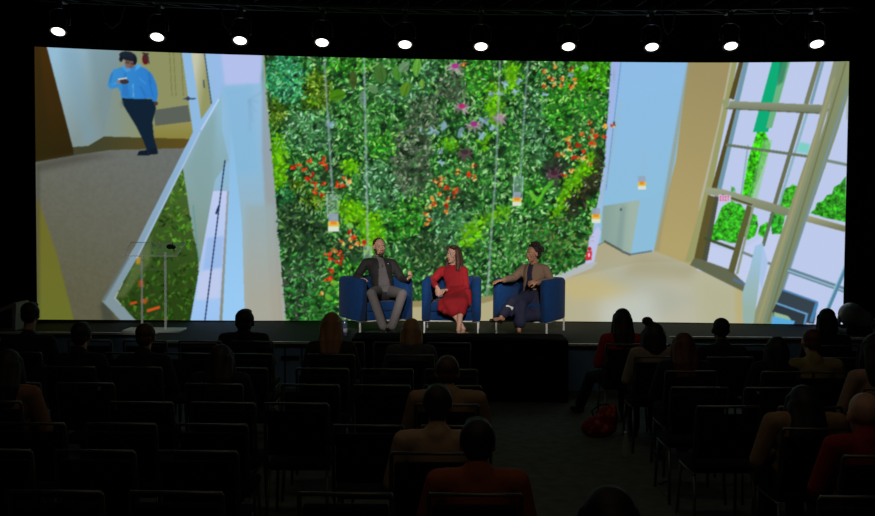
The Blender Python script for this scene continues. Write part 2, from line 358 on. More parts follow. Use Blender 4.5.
    poly([(400, 299), (484, 295), (552, 276), (588, 262), (590, 268), (556, 283), (484, 303), (400, 308)], (150, 136, 92))
    poly([(552, 277), (588, 262), (598, 262), (592, 268), (560, 281)], (178, 184, 186))
    poly([(262, 44), (272, 44), (278, 130), (284, 200), (276, 200), (266, 100)], (150, 156, 120))
    poly(GW, (20, 44, 22))
    r = cover(GW); gx0, gx1, gy0, gy1, X, Y, gin = r
    n1 = noise(9, 21); n2 = noise(26, 22)
    sub = img[gy0:gy1, gx0:gx1]
    sub[gin] = (np.stack([.06 + .10 * n1, .14 + .22 * n1, .06 + .12 * n1], -1)[gy0:gy1, gx0:gx1])[gin]
    # zones: centre, radii, angle, palette, long leaves?
    mid = [(40, 112, 38), (64, 148, 52), (104, 174, 86), (26, 74, 28), (146, 198, 124), (74, 136, 66), (30, 92, 40)]
    bright = [(40, 150, 34), (74, 178, 46), (36, 116, 26), (128, 196, 80), (24, 84, 24)]
    teal = [(40, 150, 92), (70, 180, 120), (110, 196, 150), (26, 100, 66), (70, 168, 70)]
    lime = [(96, 190, 8), (128, 208, 16), (76, 160, 10), (110, 196, 30)]
    olive = [(74, 128, 14), (112, 154, 34), (52, 92, 14), (146, 172, 70), (36, 66, 14)]
    pale = [(112, 182, 124), (150, 202, 164), (80, 150, 86), (48, 108, 56), (80, 150, 70), (28, 66, 38), (36, 84, 44)]
    dusk = [(92, 108, 86), (112, 124, 100), (58, 74, 58), (40, 54, 42), (132, 148, 120), (76, 120, 72), (60, 120, 60)]
    dark = [(24, 62, 30), (36, 86, 38), (20, 44, 28), (66, 110, 60), (50, 70, 52), (98, 140, 70)]
    soil = [(44, 46, 30), (60, 60, 36), (34, 40, 26), (74, 74, 48)]
    Z = [(285, 78, 22, 24, 0, teal), (318, 92, 16, 20, 0, olive), (350, 66, 24, 10, 0, bright), (277, 112, 9, 14, 0, olive),
         (312, 130, 28, 20, 0, pale), (345, 118, 12, 20, 0, mid), (400, 92, 26, 10, 0, pale), (430, 70, 10, 10, 0, pale), (372, 118, 20, 24, 0, mid),
         (385, 145, 20, 14, 0, bright), (452, 88, 18, 16, 0, dusk), (425, 116, 16, 20, 0, dusk), (410, 148, 22, 22, .3, dusk), (412, 175, 18, 22, 0, dusk),
         (478, 76, 16, 22, 0, bright), (495, 104, 8, 24, 0, lime), (512, 78, 8, 16, 0, lime), (450, 145, 9, 6, 0, lime), (484, 142, 4, 10, 0, lime),
         (590, 76, 22, 16, 0, [(50, 150, 8), (84, 180, 20), (36, 116, 10), (70, 160, 30)]), (570, 110, 34, 24, 0, bright), (535, 120, 12, 30, 0, pale), (535, 150, 14, 20, 0, pale),
         (520, 165, 22, 26, 0, mid), (480, 175, 30, 20, 0, mid), (278, 165, 9, 30, 0, lime), (296, 186, 9, 6, 0, olive), (315, 200, 12, 8, 0, olive),
         (350, 167, 9, 7, 0, lime), (378, 178, 16, 18, 0, pale), (330, 175, 10, 12, 0, dark), (290, 222, 22, 26, 0, dark), (285, 195, 10, 12, 0, [(30, 110, 50), (60, 150, 80), (24, 80, 40)]),
         (305, 235, 24, 20, 0, dark), (300, 285, 22, 30, 0, [(30, 100, 34), (54, 130, 58), (60, 64, 56), (44, 60, 44), (90, 150, 90), (60, 150, 60)]),
         (385, 200, 22, 14, 0, pale), (352, 212, 14, 12, .4, lime), (372, 232, 12, 20, 0, lime), (400, 222, 24, 18, 0, bright), (408, 205, 16, 8, -.2, bright),
         (430, 250, 26, 20, 0, dark), (450, 225, 22, 26, 0, pale), (478, 226, 26, 6, -.5, lime), (468, 242, 10, 4, -.4, lime), (500, 214, 12, 6, -.5, lime),
         (530, 195, 14, 14, 0, bright), (505, 240, 30, 24, 0, mid), (560, 240, 30, 26, 0, [(36, 110, 36), (60, 150, 50), (90, 160, 84), (30, 76, 30), (110, 130, 60)]),
         (590, 164, 7, 12, .5, lime), (574, 182, 7, 24, .62, lime), (561, 206, 5, 12, .5, lime), (590, 188, 9, 24, .5, soil), (574, 202, 10, 14, .6, soil), (598, 160, 4, 14, 0, soil),
         (556, 170, 12, 12, 0, [(48, 34, 44), (30, 44, 30), (70, 56, 62), (36, 70, 36)]), (585, 130, 14, 26, 0, mid), (345, 285, 20, 24, 0, bright), (320, 300, 18, 20, 0, [(40, 120, 40), (70, 150, 60), (30, 80, 30)]),
         (440, 190, 14, 20, 0, mid), (460, 200, 14, 12, 0, dark), (345, 250, 20, 12, 0, dark), (595, 215, 6, 24, 0, bright)]
    ZA = np.array([[z[0], z[1], z[2], z[3], z[4]] for z in Z], np.float32)
    before = img.copy()
    for z in Z:
        pal = np.array(z[5], float).mean(0)
        nn = n1
        def zc(X, Y, pal=pal):
            jx = np.clip(((X - PX0) * SS).astype(int), 0, W_ - 1); jy = np.clip(((Y - PY0) * SS).astype(int), 0, H_ - 1)
            return (C3(pal) * (.45 + .5 * nn[jy, jx])[..., None]) if z[5] is not lime else C3(pal) * (.7 + .35 * nn[jy, jx])[..., None]
        blob(z[0], z[1], z[2], z[3], zc, z[4], .8, 0, 6)
    sub[~gin] = before[gy0:gy1, gx0:gx1][~gin]
    N = 15500; k = 0
    while k < N:
        x, y = rng.uniform(262, 613), rng.uniform(46, 326)
        ix, iy = int((x - PX0) * SS) - gx0, int((y - PY0) * SS) - gy0
        if not (0 <= iy < gin.shape[0] and 0 <= ix < gin.shape[1] and gin[iy, ix]): continue
        k += 1
        jx, jy = x + rng.normal(0, 2.8), y + rng.normal(0, 2.8)
        dx, dy = jx - ZA[:, 0], jy - ZA[:, 1]; ca, sa = np.cos(ZA[:, 4]), np.sin(ZA[:, 4])
        q = ((dx * ca + dy * sa) / ZA[:, 2]) ** 2 + ((-dx * sa + dy * ca) / ZA[:, 3]) ** 2
        j = int(np.argmin(q))
        pal = Z[j][5] if q[j] < 1.15 else mid
        c = np.array(pal[rng.integers(len(pal))], float)
        gap = n1[iy + gy0, ix + gx0]
        if gap < .23 and pal is not lime and rng.random() < .6: c = np.array((18, 40, 24))
        if pal is lime: c = c * rng.uniform(.78, 1.12); L = rng.uniform(1.2, 2.6); wd = rng.uniform(.9, 1.6)
        else:
            c = c * rng.uniform(.72, 1.32); L = rng.uniform(1.3, 3.3); wd = rng.uniform(.6, 1.3)
            if rng.random() < .035: c = np.array((166, 204, 160)) * rng.uniform(.8, 1.1); wd *= .7
        ang = n2[iy + gy0, ix + gx0] * 7 + rng.normal(0, .7)
        blob(x, y, L, wd, np.clip(c, 0, 250), ang, .92, .55)
    # broad leaves
    for (x, y, rx, ry, a, c) in [(337, 95, 9, 6, -.3, (70, 130, 20)), (353, 80, 4, 10, 0, (64, 84, 34)), (380, 74, 10, 7, 1.4, (66, 112, 46)), (397, 73, 8, 5, 1.5, (72, 138, 48)), (404, 67, 7, 5, 2.4, (104, 144, 104)),
                                 (417, 67, 10, 4.5, 1.7, (100, 168, 60)), (405, 89, 8, 5, 1.9, (86, 136, 34)), (422, 84, 5, 3, 1.5, (110, 160, 60)), (373, 89, 6, 4, .7, (96, 138, 90)), (363, 98, 4, 8, 0, (92, 132, 108)),
                                 (585, 68, 4, 4, 0, (120, 180, 140)), (350, 226, 4, 3, .3, (120, 190, 90)), (539, 200, 7, 2.4, -1, (90, 180, 40)), (545, 190, 7, 2.4, -1, (84, 176, 40)), (551, 184, 6, 2.2, -.9, (70, 160, 40)), (533, 196, 7, 2.4, 1.0, (100, 184, 50)),
                                 (344, 309, 4, 3, .4, (90, 170, 60)), (334, 283, 4, 3, .4, (110, 176, 50)), (328, 297, 4, 3, 1, (100, 170, 50)), (472, 240, 4, 3, 0, (110, 200, 20)), (462, 243, 3, 3, 0, (104, 190, 20)), (478, 236, 4, 3, 0, (110, 206, 24))]:
        blob(x, y, rx, ry, np.array(c), a, .95, .35); blob(x + 1, y + 1.2, rx * .8, ry * .35, np.array(c) * .78, a, .6, .4)
        line((x - rx * .8 * math.cos(a), y - rx * .8 * math.sin(a)), (x + rx * .8 * math.cos(a), y + rx * .8 * math.sin(a)), .6, np.array(c) * 1.25, .7)
    # blue grey rosettes and star flowers
    for (x, y, s) in [(454, 68, 3), (505, 84, 3.4), (519, 81, 3.4), (516, 92, 3.6), (446, 127, 5), (459, 132, 5), (484, 121, 5), (481, 136, 4), (494, 128, 4), (441, 151, 3), (441, 163, 3), (433, 132, 5), (500, 93, 3), (492, 94, 3), (330, 124, 4), (545, 95, 3), (571, 75, 3), (420, 130, 2)]:
        for i in range(5):
            a = rng.uniform(0, 6.28); blob(x + math.cos(a) * s * .6, y + math.sin(a) * s * .5, s * .75, s * .36, np.array((134, 172, 186)) * rng.uniform(.75, 1.2), a, .9, .4)
    for (x, y, pk) in [(455, 66, (176, 40, 140)), (462, 106, (190, 30, 110)), (474, 124, (160, 40, 130)), (500, 117, (170, 130, 150)), (465, 152, (60, 40, 50)), (554, 173, (70, 30, 50))]:
        for i in range(9):
            a = i * .7 + rng.uniform(-.2, .2)
            blob(x + math.cos(a) * 5, y + 2 + math.sin(a) * 3.4, 5, 1.25, np.array((168, 156, 160)) * rng.uniform(.6, 1.15) if pk[0] > 80 else np.array((90, 70, 76)), a, .9, .5)
        blob(x, y, 3.4, 2.6, pk, 0, .9)
    # flowers
    red = [(210, 46, 20), (236, 84, 36), (176, 34, 20)]; org = [(216, 112, 40), (232, 160, 60), (190, 76, 34), (214, 96, 40), (120, 50, 30), (226, 190, 110)]
    for (x, y, p) in [(293, 167, red), (299, 166, red), (310, 161, red), (304, 170, red), (324, 159, red), (323, 163, red), (326, 167, red), (311, 175, red), (306, 179, red), (308, 180, red), (315, 184, red), (323, 184, red), (314, 191, red), (322, 195, red), (337, 185, red), (343, 186, red), (344, 178, org), (350, 182, org),
                      (555, 66, org), (572, 69, org), (545, 71, org), (551, 79, org), (562, 79, org), (545, 87, org), (554, 86, org), (561, 85, org), (575, 80, org), (571, 87, org), (590, 123, org), (605, 126, org), (613, 125, org), (592, 131, org), (595, 137, red), (604, 138, red), (590, 142, red), (594, 144, org), (583, 135, org), (568, 139, org), (568, 145, org), (578, 145, red), (570, 149, org), (583, 151, red), (558, 154, org), (564, 155, org), (577, 157, org), (584, 158, org), (589, 164, org), (571, 171, org), (563, 175, red), (574, 158, red),
                      (457, 172, org), (472, 166, org), (468, 175, red), (475, 178, org), (441, 178, org), (435, 181, org), (440, 184, org), (446, 188, red), (456, 190, org), (453, 194, red), (447, 199, org), (432, 199, org), (435, 204, org), (447, 206, red), (446, 212, org), (430, 207, org), (426, 214, org), (430, 219, org), (427, 224, org), (440, 193, org),
                      (342, 243, org), (350, 240, org), (354, 237, red), (350, 247, org), (357, 244, org), (362, 244, org), (364, 242, red), (335, 250, org), (330, 254, red), (341, 254, red), (342, 259, red), (331, 259, red), (350, 232, red), (332, 271, red), (326, 280, red), (330, 279, red), (322, 292, org), (338, 262, red), (464, 64, org)]:
        for i in range(5):
            c = np.array(p[rng.integers(len(p))]); blob(x + rng.normal(0, 1.3), y + rng.normal(0, 1.2), rng.uniform(1.2, 2.4), rng.uniform(.8, 1.4), c * rng.uniform(.8, 1.1), rng.uniform(0, 3), .95)
        if p is org and rng.random() < .5: blob(x + 1, y + 1.5, 1, 1, (240, 196, 90))
    # cables and pendant lamps hanging in the hall
    for a, b, w in [((324, 56), (333, 200), 1.6), ((364, 56), (368, 250), 1.7), ((500, 60), (496, 170), 1.5), ((496, 170), (487, 296), 1.6), ((528, 60), (520, 178), 1.3), ((621, 100), (608, 175), 1.0), ((608, 175), (599, 205), 1.2), ((645, 150), (643, 176), .7)]:
        line(a, b, w, (158, 180, 190), .8, 1)
    poly([(326.5, 194), (339, 194), (339, 214), (326.5, 214)], (158, 184, 176), .4); line((327, 194), (327.5, 216), 1, (170, 190, 200), .8)
    poly([(363, 246), (372, 246), (372, 258), (363, 258)], (170, 190, 180), .5)
    def lamp(x, y, s):
        poly([(x - 5 * s, y - 9 * s), (x + 5 * s, y - 9 * s), (x + 5 * s, y), (x - 5 * s, y)], (150, 164, 186), .9)
        poly([(x - 5.4 * s, y - 1), (x + 5.4 * s, y - 1), (x + 5.6 * s, y + 6 * s), (x - 5.6 * s, y + 6 * s)], (226, 190, 70))
        poly([(x - 3 * s, y - 1.5), (x + 3 * s, y - 1.5), (x + 3 * s, y + 2 * s), (x - 3 * s, y + 2 * s)], (226, 140, 40))
        poly([(x - 5.4 * s, y + 4 * s), (x + 5.4 * s, y + 4 * s), (x + 5.4 * s, y + 9 * s), (x - 5.4 * s, y + 9 * s)], (216, 226, 210))
    lamp(333.5, 222.5, 1); 
    poly([(514, 176), (523, 176), (522, 194), (513, 194)], (150, 180, 190), .45); line((514, 176), (513, 200), .8, (180, 200, 206)); line((523, 176), (522, 200), .8, (180, 200, 206))
    lamp(517, 199, .8); lamp(596, 215.5, .85); lamp(642, 183, .75)
    # fire hose cabinet on the white pillar
    poly([(589, 238), (599, 226), (601, 232), (594, 262), (586, 264)], (190, 196, 232), .9)
    for y in (229, 233, 237, 241): line((591, y), (594, y), 1.4, (210, 120, 170), .6)
    blob(589.5, 249, 2, 2, (200, 40, 50)); poly([(586, 252), (592, 251), (591.5, 260), (585.5, 260.5)], (206, 40, 54)); blob(589, 255, 1, 2, (240, 200, 220))
    # man in the blue shirt, reading a phone in the corridor
    blob(145.5, 59, 3.4, 6, (90, 24, 30)); blob(146, 56, 2, 3, (60, 40, 50)); line((142, 53), (149, 54), 1.4, (56, 46, 52)); line((148, 56), (149, 64), 1.2, (60, 60, 60))
    poly([(122, 98), (154, 99), (156, 108), (152.5, 122), (154, 138), (158, 152), (148, 153), (143, 140), (136, 126), (128, 113), (122, 103)], (16, 34, 52))
    poly([(137, 155.5), (139, 151), (147, 150), (149, 155.5)], (18, 28, 42)); poly([(148, 155), (150, 149), (157, 148), (158, 154)], (18, 28, 42))
    blob(121.5, 104, 2, 5, (120, 130, 110), 0, .5)
    poly([(121, 67), (113, 70), (109.5, 77), (107.5, 85), (109, 88), (112, 89), (118, 87.5), (120.5, 92), (121, 98), (138, 99), (152, 98.5), (152.5, 101.5), (156.5, 102), (158, 94), (156.5, 84), (152.5, 75), (147.5, 69.5), (138, 65), (130, 68)],
         grad((56, 140, 206), (112, 80), (44, 124, 204), (150, 85)))
    for a_, b_ in (((112, 73), (110, 83)), ((149, 72), (151, 84)), ((140, 86), (146, 97)), ((126, 73), (123, 81))): line(a_, b_, 1.6, (36, 98, 168), .55, 1)
    poly([(122, 84), (122, 96), (130, 98), (128, 84)], (40, 112, 186), .7, 1); line((133, 84), (133.5, 97), .8, (110, 176, 220)); line((149, 80), (153, 97), 1, (36, 100, 176), .8)
    line((139, 78), (146, 84), .8, (100, 170, 220), .6); line((113, 84), (119, 82), .8, (100, 170, 220), .7)
    poly([(137, 63), (142, 66), (135, 71)], (80, 160, 220)); poly([(122, 67), (127, 64), (131, 70), (127, 72)], (76, 150, 214))
    blob(130, 62.5, 5.2, 6, (112, 84, 76), -.3); blob(127.5, 66, 2.6, 2.6, (134, 100, 90), 0, .6)
    blob(127.5, 55.8, 8.6, 4.6, (26, 36, 50), .15); blob(128, 58.6, 7, 2, (24, 32, 42), .2); blob(135, 60, 2, 5, (20, 26, 36)); blob(121, 59, 2, 3, (24, 28, 36))
    line((126, 62.5), (129, 63), .9, (40, 34, 36)); line((131, 63.6), (134, 64), .9, (40, 34, 36))
    blob(124, 81.5, 5, 2.6, (60, 48, 50), .1); line((118, 79.5), (127, 78), 1.4, (200, 210, 210)); blob(118.5, 82, 2, 1.6, (150, 116, 100)); blob(156, 103.5, 2, 2.2, (70, 56, 52))
    # camera softness: one light blur, then the panel's own value range
    for ax in (0, 1):
        img = (np.roll(img, 1, ax) + 2 * img + np.roll(img, -1, ax)) / 4
    return np.clip(img, 0, 1)
def sample_picture(img, px, py):
    h, w = img.shape[:2]
    fx = np.clip((px - PX0) * SS - .5, 0, w - 1.001); fy = np.clip((py - PY0) * SS - .5, 0, h - 1.001)
    x0 = fx.astype(int); y0 = fy.astype(int); ax = (fx - x0)[..., None]; ay = (fy - y0)[..., None]
    return (img[y0, x0] * (1 - ax) + img[y0, x0 + 1] * ax) * (1 - ay) + (img[y0 + 1, x0] * (1 - ax) + img[y0 + 1, x0 + 1] * ax) * ay
# ---------------------------------------------------------------- room shell
BLK = mat('black_drape_cloth', (.0035, .0035, .004), .95, noise=.4, scale=6, spec=.05)
CARPET = mat('dark_carpet', (.098, .108, .096), .95, noise=.5, scale=9, spec=.05, bump=.3)
def plane_bm(pts):
    bm = bmesh.new(); bm.faces.new([bm.verts.new(p) for p in pts]); return bm
struct(obj('floor', plane_bm([(-8.6, -1, 0), (8.6, -1, 0), (8.6, 16.4, 0), (-8.6, 16.4, 0)]), CARPET))
struct(obj('ceiling', plane_bm([(-8.6, -1, 6.2), (-8.6, 16.4, 6.2), (8.6, 16.4, 6.2), (8.6, -1, 6.2)]), mat('black_ceiling', (.004, .004, .004), .9, noise=.3, scale=3, spec=.05)))
for nm, a, b in (('wall_left', (-8.6, -1), (-8.6, 16.4)), ('wall_back', (-8.6, 16.4), (8.6, 16.4)), ('wall_right', (8.6, 16.4), (8.6, -1)), ('wall_front', (8.6, -1), (-8.6, -1))):
    struct(obj(nm, plane_bm([(*a, 0), (*a, 6.2), (*b, 6.2), (*b, 0)]), mat('dark_wall', (.008, .008, .009), .9, noise=.3, scale=4, spec=.05)))
# ---------------------------------------------------------------- stage
EDGE_C, EDGE_S, TX0, TX1, SZ = 12.44, 13.27, -3.72, 3.1, .6
st = thing('stage_platform', 'low black stage across the front of the hall, its middle stepping forward', 'stage')
bm = bmesh.new()
out = [(-8.4, EDGE_S), (TX0, EDGE_S), (TX0, EDGE_C), (TX1, EDGE_C), (TX1, EDGE_S), (8.4, EDGE_S), (8.4, 15.9), (-8.4, 15.9)]
top = [bm.verts.new((x, y, SZ)) for x, y in out]; bot = [bm.verts.new((x, y, SZ - .05)) for x, y in out]
bm.faces.new(top); bm.faces.new(bot[::-1])
for i in range(8): bm.faces.new((top[i], bot[i], bot[(i + 1) % 8], top[(i + 1) % 8]))
obj('deck', bm, mat('stage_deck_paint', (.020, .022, .022), .8, noise=.25, scale=5, spec=.12), st, smooth=False)
SK = mat('blue_grey_skirt_cloth', (.14, .26, .42), .9, noise=.3, scale=4, spec=.1)
def skirt(p, q, name='skirt'):
    p, q = Vector((*p, 0)), Vector((*q, 0)); L = (q - p).length; n = max(8, int(L / .05)); d = (q - p) / n; nrm = Vector((d.y, -d.x, 0)).normalized()
    bm = bmesh.new(); rows = []
    for i in range(n + 1):
        w = .006 * math.sin(i * .55) + .004 * math.sin(i * 1.7)
        c = p + d * i + nrm * (w - .015)
        rows.append([bm.verts.new((c.x + nrm.x * k, c.y + nrm.y * k, z)) for z, k in ((.005, w), (.3, w * .5), (SZ - .05, 0))])
    for a, b in zip(rows, rows[1:]):
        for k in range(2): bm.faces.new((a[k], b[k], b[k + 1], a[k + 1]))
    return obj(name, bm, SK, st)
skirt((-8.4, EDGE_S + .03), (TX0, EDGE_S + .03)); skirt((TX0 + .02, EDGE_C + .03), (TX1 - .02, EDGE_C + .03)); skirt((TX1, EDGE_S + .03), (8.4, EDGE_S + .03))
skirt((TX0 + .03, EDGE_S), (TX0 + .03, EDGE_C)); skirt((TX1 - .03, EDGE_C), (TX1 - .03, EDGE_S))
bm = bmesh.new()
for a, b in (((-8.4, EDGE_S), (TX0, EDGE_S)), ((TX0, EDGE_C), (TX1, EDGE_C)), ((TX1, EDGE_S), (8.4, EDGE_S))):
    box(bm, a[0], b[0], a[1] - .014, a[1] + .02, SZ - .022, SZ + .006)
obj('edge_trim', bm, mat('pale_edge_strip', (.62, .64, .64), .35, .4, spec=.6), st, smooth=False)
for px in (252, 285, 302):
    x = on_level(px, 360, .3).x * EDGE_C / on_level(px, 360, .3).y
    x = W(px, 360, EDGE_C).x; obj('skirt_seam', box_bm(x - .006, x + .006, EDGE_C - .006, EDGE_C + .012, .01, SZ - .06), BLK, st, smooth=False)
a, b = W(281, 357, EDGE_C), W(299, 357, EDGE_C)
obj('access_slot', box_bm(a.x, b.x, EDGE_C - .007, EDGE_C + .012, a.z - .02, a.z + .012), BLK, st, smooth=False)
# ---------------------------------------------------------------- LED screen
scr = thing('led_screen', 'huge curved LED screen across the stage showing a leafy green wall in a bright hall', 'screen', (0, 15, SZ))
xs_t = np.array([34, 130, 220, 300, 437, 520, 600, 690, 770, 848.]); ys_t = np.array([46.6, 50.8, 54.2, 56.8, 59.4, 60.8, 62, 62.6, 62.4, 61.2])
pt = np.polyfit(xs_t, ys_t, 4)
pb = np.polyfit([38, 290, 400, 580, 740, 844], [319.6, 320.6, 321.4, 322.9, 324.1, 324.3], 2)
pdp = np.polyfit([34, 437, 846], [14.35, 15.0, 14.78], 2)
img = make_picture()
NX, NY = 980, 330
px_m = np.linspace(36, 846, NX); V = np.zeros((NX, NY, 3)); CC = np.ones((NX, NY, 4), np.float32)
for i, px in enumerate(px_m):
    d = np.polyval(pdp, px); c = W(px, 190, d); ytop, ybot = np.polyval(pt, px), np.polyval(pb, px)
    t = W(px, ytop, d).z; b = max(W(px, ybot, d).z, SZ + .012)
    zz = np.linspace(b, t, NY); V[i, :, 0] = c.x; V[i, :, 1] = d; V[i, :, 2] = zz
P = V.reshape(-1, 3) - np.array([0, 0, CAM_H])
dep = P @ np.array(FWD); ppx = 437.5 + FPX * (P @ np.array(RT)) / dep; ppy = 258 - FPX * (P @ np.array(UPV)) / dep
rgb = sample_picture(img, ppx, ppy)
CC = np.ones((NX * NY, 4), np.float32); CC[:, :3] = np.where(rgb <= .04045, rgb / 12.92, ((rgb + .055) / 1.055) ** 2.4)
ii, jj = np.meshgrid(np.arange(NX - 1), np.arange(NY - 1), indexing='ij'); q = (ii * NY + jj).ravel()
faces = np.stack([q, q + NY, q + NY + 1, q + 1], 1)
me = bpy.data.meshes.new('picture'); me.vertices.add(NX * NY); me.vertices.foreach_set('co', (V.reshape(-1, 3) - np.array([0, 15, SZ])).astype(np.float32).ravel())
me.loops.add(faces.size); me.loops.foreach_set('vertex_index', faces.astype(np.int32).ravel()); me.polygons.add(len(faces))
me.polygons.foreach_set('loop_start', np.arange(0, faces.size, 4, dtype=np.int32)); me.update(); me.validate()
ca = me.color_attributes.new('picture_colour', 'FLOAT_COLOR', 'POINT'); ca.data.foreach_set('color', CC.ravel())
m = bpy.data.materials.new('led_picture'); m.use_nodes = True; n = m.node_tree.nodes; b = n['Principled BSDF']; at = n.new('ShaderNodeAttribute'); at.attribute_name = 'picture_colour'
b.inputs['Base Color'].default_value = (0, 0, 0, 1); b.inputs['Specular IOR Level'].default_value = 0; b.inputs['Roughness'].default_value = 1
m.node_tree.links.new(at.outputs['Color'], b.inputs['Emission Color']); b.inputs['Emission Strength'].default_value = 1.0
obj('picture', me, m, scr)
FRM = mat('screen_casing', (.004, .004, .005), .6, noise=.2, scale=5, spec=.2)
def rail(zsel, dz0, dz1, name):
    bm = bmesh.new(); rows = []
    for i in range(0, NX, 20):
        x, y, z = V[i, zsel] - np.array([0, 15, SZ]); rows.append([bm.verts.new(p) for p in ((x, y - .02, z + dz0), (x, y - .02, z + dz1), (x, y + .12, z + dz1), (x, y + .12, z + dz0))])
    for a, c in zip(rows, rows[1:]):
        for k in range(4): bm.faces.new((a[k], c[k], c[(k + 1) % 4], a[(k + 1) % 4]))
    bm.faces.new(rows[0]); bm.faces.new(rows[-1][::-1]); return obj(name, bm, FRM, scr, smooth=False)
rail(-1, 0.0, .10, 'top_rail')
for i, s in ((0, -1), (NX - 1, 1)):
    x, y, z = V[i, 0] - np.array([0, 15, SZ]); zt = V[i, -1, 2] - SZ
    obj('side_rail', box_bm(min(x, x + s * .1), max(x, x + s * .1), y - .02, y + .12, 0, zt + .1), FRM, scr, smooth=False)
bm = bmesh.new(); rows = []
for i in range(0, NX, 20):
    x, y, _ = V[i, 0] - np.array([0, 15, SZ]); rows.append([bm.verts.new((x, y + .1, 0.0)), bm.verts.new((x, y + .1, V[i, -1, 2] - SZ))])
for a, c in zip(rows, rows[1:]): bm.faces.new((a[0], a[1], c[1], c[0]))
obj('back_casing', bm, FRM, scr)
# ---------------------------------------------------------------- side curtains
def curtain(x0, x1, y, label):
    bm = bmesh.new(); n = 90; rows = []
    for i in range(n + 1):
        x = x0 + (x1 - x0) * i / n; w = .06 * math.sin(i * .75) + .02 * math.sin(i * 1.9)
        rows.append([bm.verts.new((x, y + w + s, z)) for s, z in ((0, .02), (0, 5.9), (.02, 5.9), (.02, .02))])
    for a, c in zip(rows, rows[1:]):
        for k in range(4): bm.faces.new((a[k], c[k], c[(k + 1) % 4], a[(k + 1) % 4]))
    bm.faces.new(rows[0][::-1]); bm.faces.new(rows[-1])
    return tag(obj('stage_curtain', bm, BLK), label, 'curtain', 'black curtains beside the screen')
curtain(-8.5, -5.85, 16.1, 'black pleated curtain beside the left edge of the screen'); curtain(6.2, 8.5, 16.1, 'black pleated curtain beside the right edge of the screen')
# ---------------------------------------------------------------- truss and stage lights
LX = [58, 157, 240, 322, 405, 481, 568.5, 652, 731, 817]; LY = [32, 37.5, 41, 43, 45, 47, 47, 47.5, 46.5, 44.5]
BLKM = mat('black_metal', (.008, .008, .009), .5, .3, spec=.3)
tr = thing('lighting_truss', 'dark curved lighting truss hanging above the screen, carrying ten lights', 'truss')
pdl = np.polyfit([58, 437, 817], [12.45, 13.0, 12.75], 2)
pl = [W(x, np.interp(x, LX, LY), np.polyval(pdl, x)) for x in LX]
zt = max(p.z for p in pl) + .42
path = [W(x, 60, np.polyval(pdl, x)) for x in np.linspace(10, 866, 26)]
for nm, dy, dz in (('chord', -.14, 0), ('chord', .14, 0), ('chord', 0, .26)):
    obj(nm, tube_bm([(p.x, p.y + .05 + dy, zt + dz) for p in path], .024), BLKM, tr)
bm = bmesh.new()
for i, (p, q) in enumerate(zip(path, path[1:])):
    s = -.14 if i % 2 else .14
    tube(bm, [(p.x, p.y + .05 + s, zt), (q.x, q.y + .05, zt + .26)], .01, 6); tube(bm, [(p.x, p.y + .05 - .14, zt), (q.x, q.y + .05 + .14, zt)], .01, 6)
obj('bracing', bm, BLKM, tr)
for i in (4, 13, 21): obj('hanging_chain', tube_bm([(path[i].x, path[i].y + .05, zt + .26), (path[i].x, path[i].y + .05, 6.2)], .012), BLKM, tr)
ORD = ['leftmost', 'second', 'third', 'fourth', 'fifth', 'sixth', 'seventh', 'eighth', 'ninth', 'rightmost']
GLOW = emit('lamp_glow', (1, .95, .86), 3.2)
proto = None
for i, p in enumerate(pl):
    lab = ('%s of the ten round white stage lights in the row above the screen' % ORD[i]) if i in (0, 9) else ('%s round white stage light from the left in the row above the screen' % ORD[i])
    t = thing('stage_light', lab, 'stage light', p, 0, 'row of stage lights above the screen')
    if proto is None:
        tilt = Matrix.Rotation(math.radians(-27), 3, 'X')
        parts = [obj('housing', lathe_bm([(.02, .26), (.06, .25), (.085, .2), (.095, .05), (.108, .02), (.108, -.004), (.1, -.004), (.098, .01)], M=tilt), BLKM, t),
                 obj('lens', lathe_bm([(.03, -.008), (.055, -.006), (.072, -.002), (.080, .003), (.080, .008)], M=tilt), GLOW, t),
                 obj('yoke', tube_bm([(-.125, .05, .09), (-.125, .05, .26), (-.06, .05, .31), (.06, .05, .31), (.125, .05, .26), (.125, .05, .09)], .012), BLKM, t)]
        proto = parts
    else:
        for o in proto:
            c = o.copy(); COL.objects.link(c); c.parent = t
    bm = box_bm(-.03, .03, .02, .08, .3, zt - p.z, bev=.006); box(bm, -.03, .03, -.16, .26, zt - p.z - .03, zt - p.z + .03, bev=.006); obj('clamp', bm, BLKM, t)
for a, b, c in ((112, 28, 13), (228, 30, 9), (392, 26, 16), (580, 28, 18), (668, 34, 8), (782, 24, 12)):
    d = np.polyval(pdl, a) + .1; e = d
    pts = [W(a - c * .8, 8, d), W(a - c * .5, b - 6, d), W(a, b, d), W(a + c * .6, b - 6, d), W(a + c, 6, d)]
    fine = [Vector((pts[0].x, d, 6.2))]
    for k in range(17):
        u = k / 16 * 4; j = min(3, int(u)); fine.append(pts[j].lerp(pts[j + 1], u - j))
    fine.append(Vector((pts[-1].x, d, 6.2)))
    tag(obj('hanging_cable', tube_bm(fine, .012, 6), mat('grey_cable_rubber', (.03, .03, .03), .6, spec=.3)), 'dim looped cable hanging from the ceiling near the %s stage light' % {112: 'two leftmost', 228: 'third', 392: 'fifth', 580: 'seventh', 668: 'eighth', 782: 'two rightmost'}[a], 'cable', 'looped cables above the stage lights')
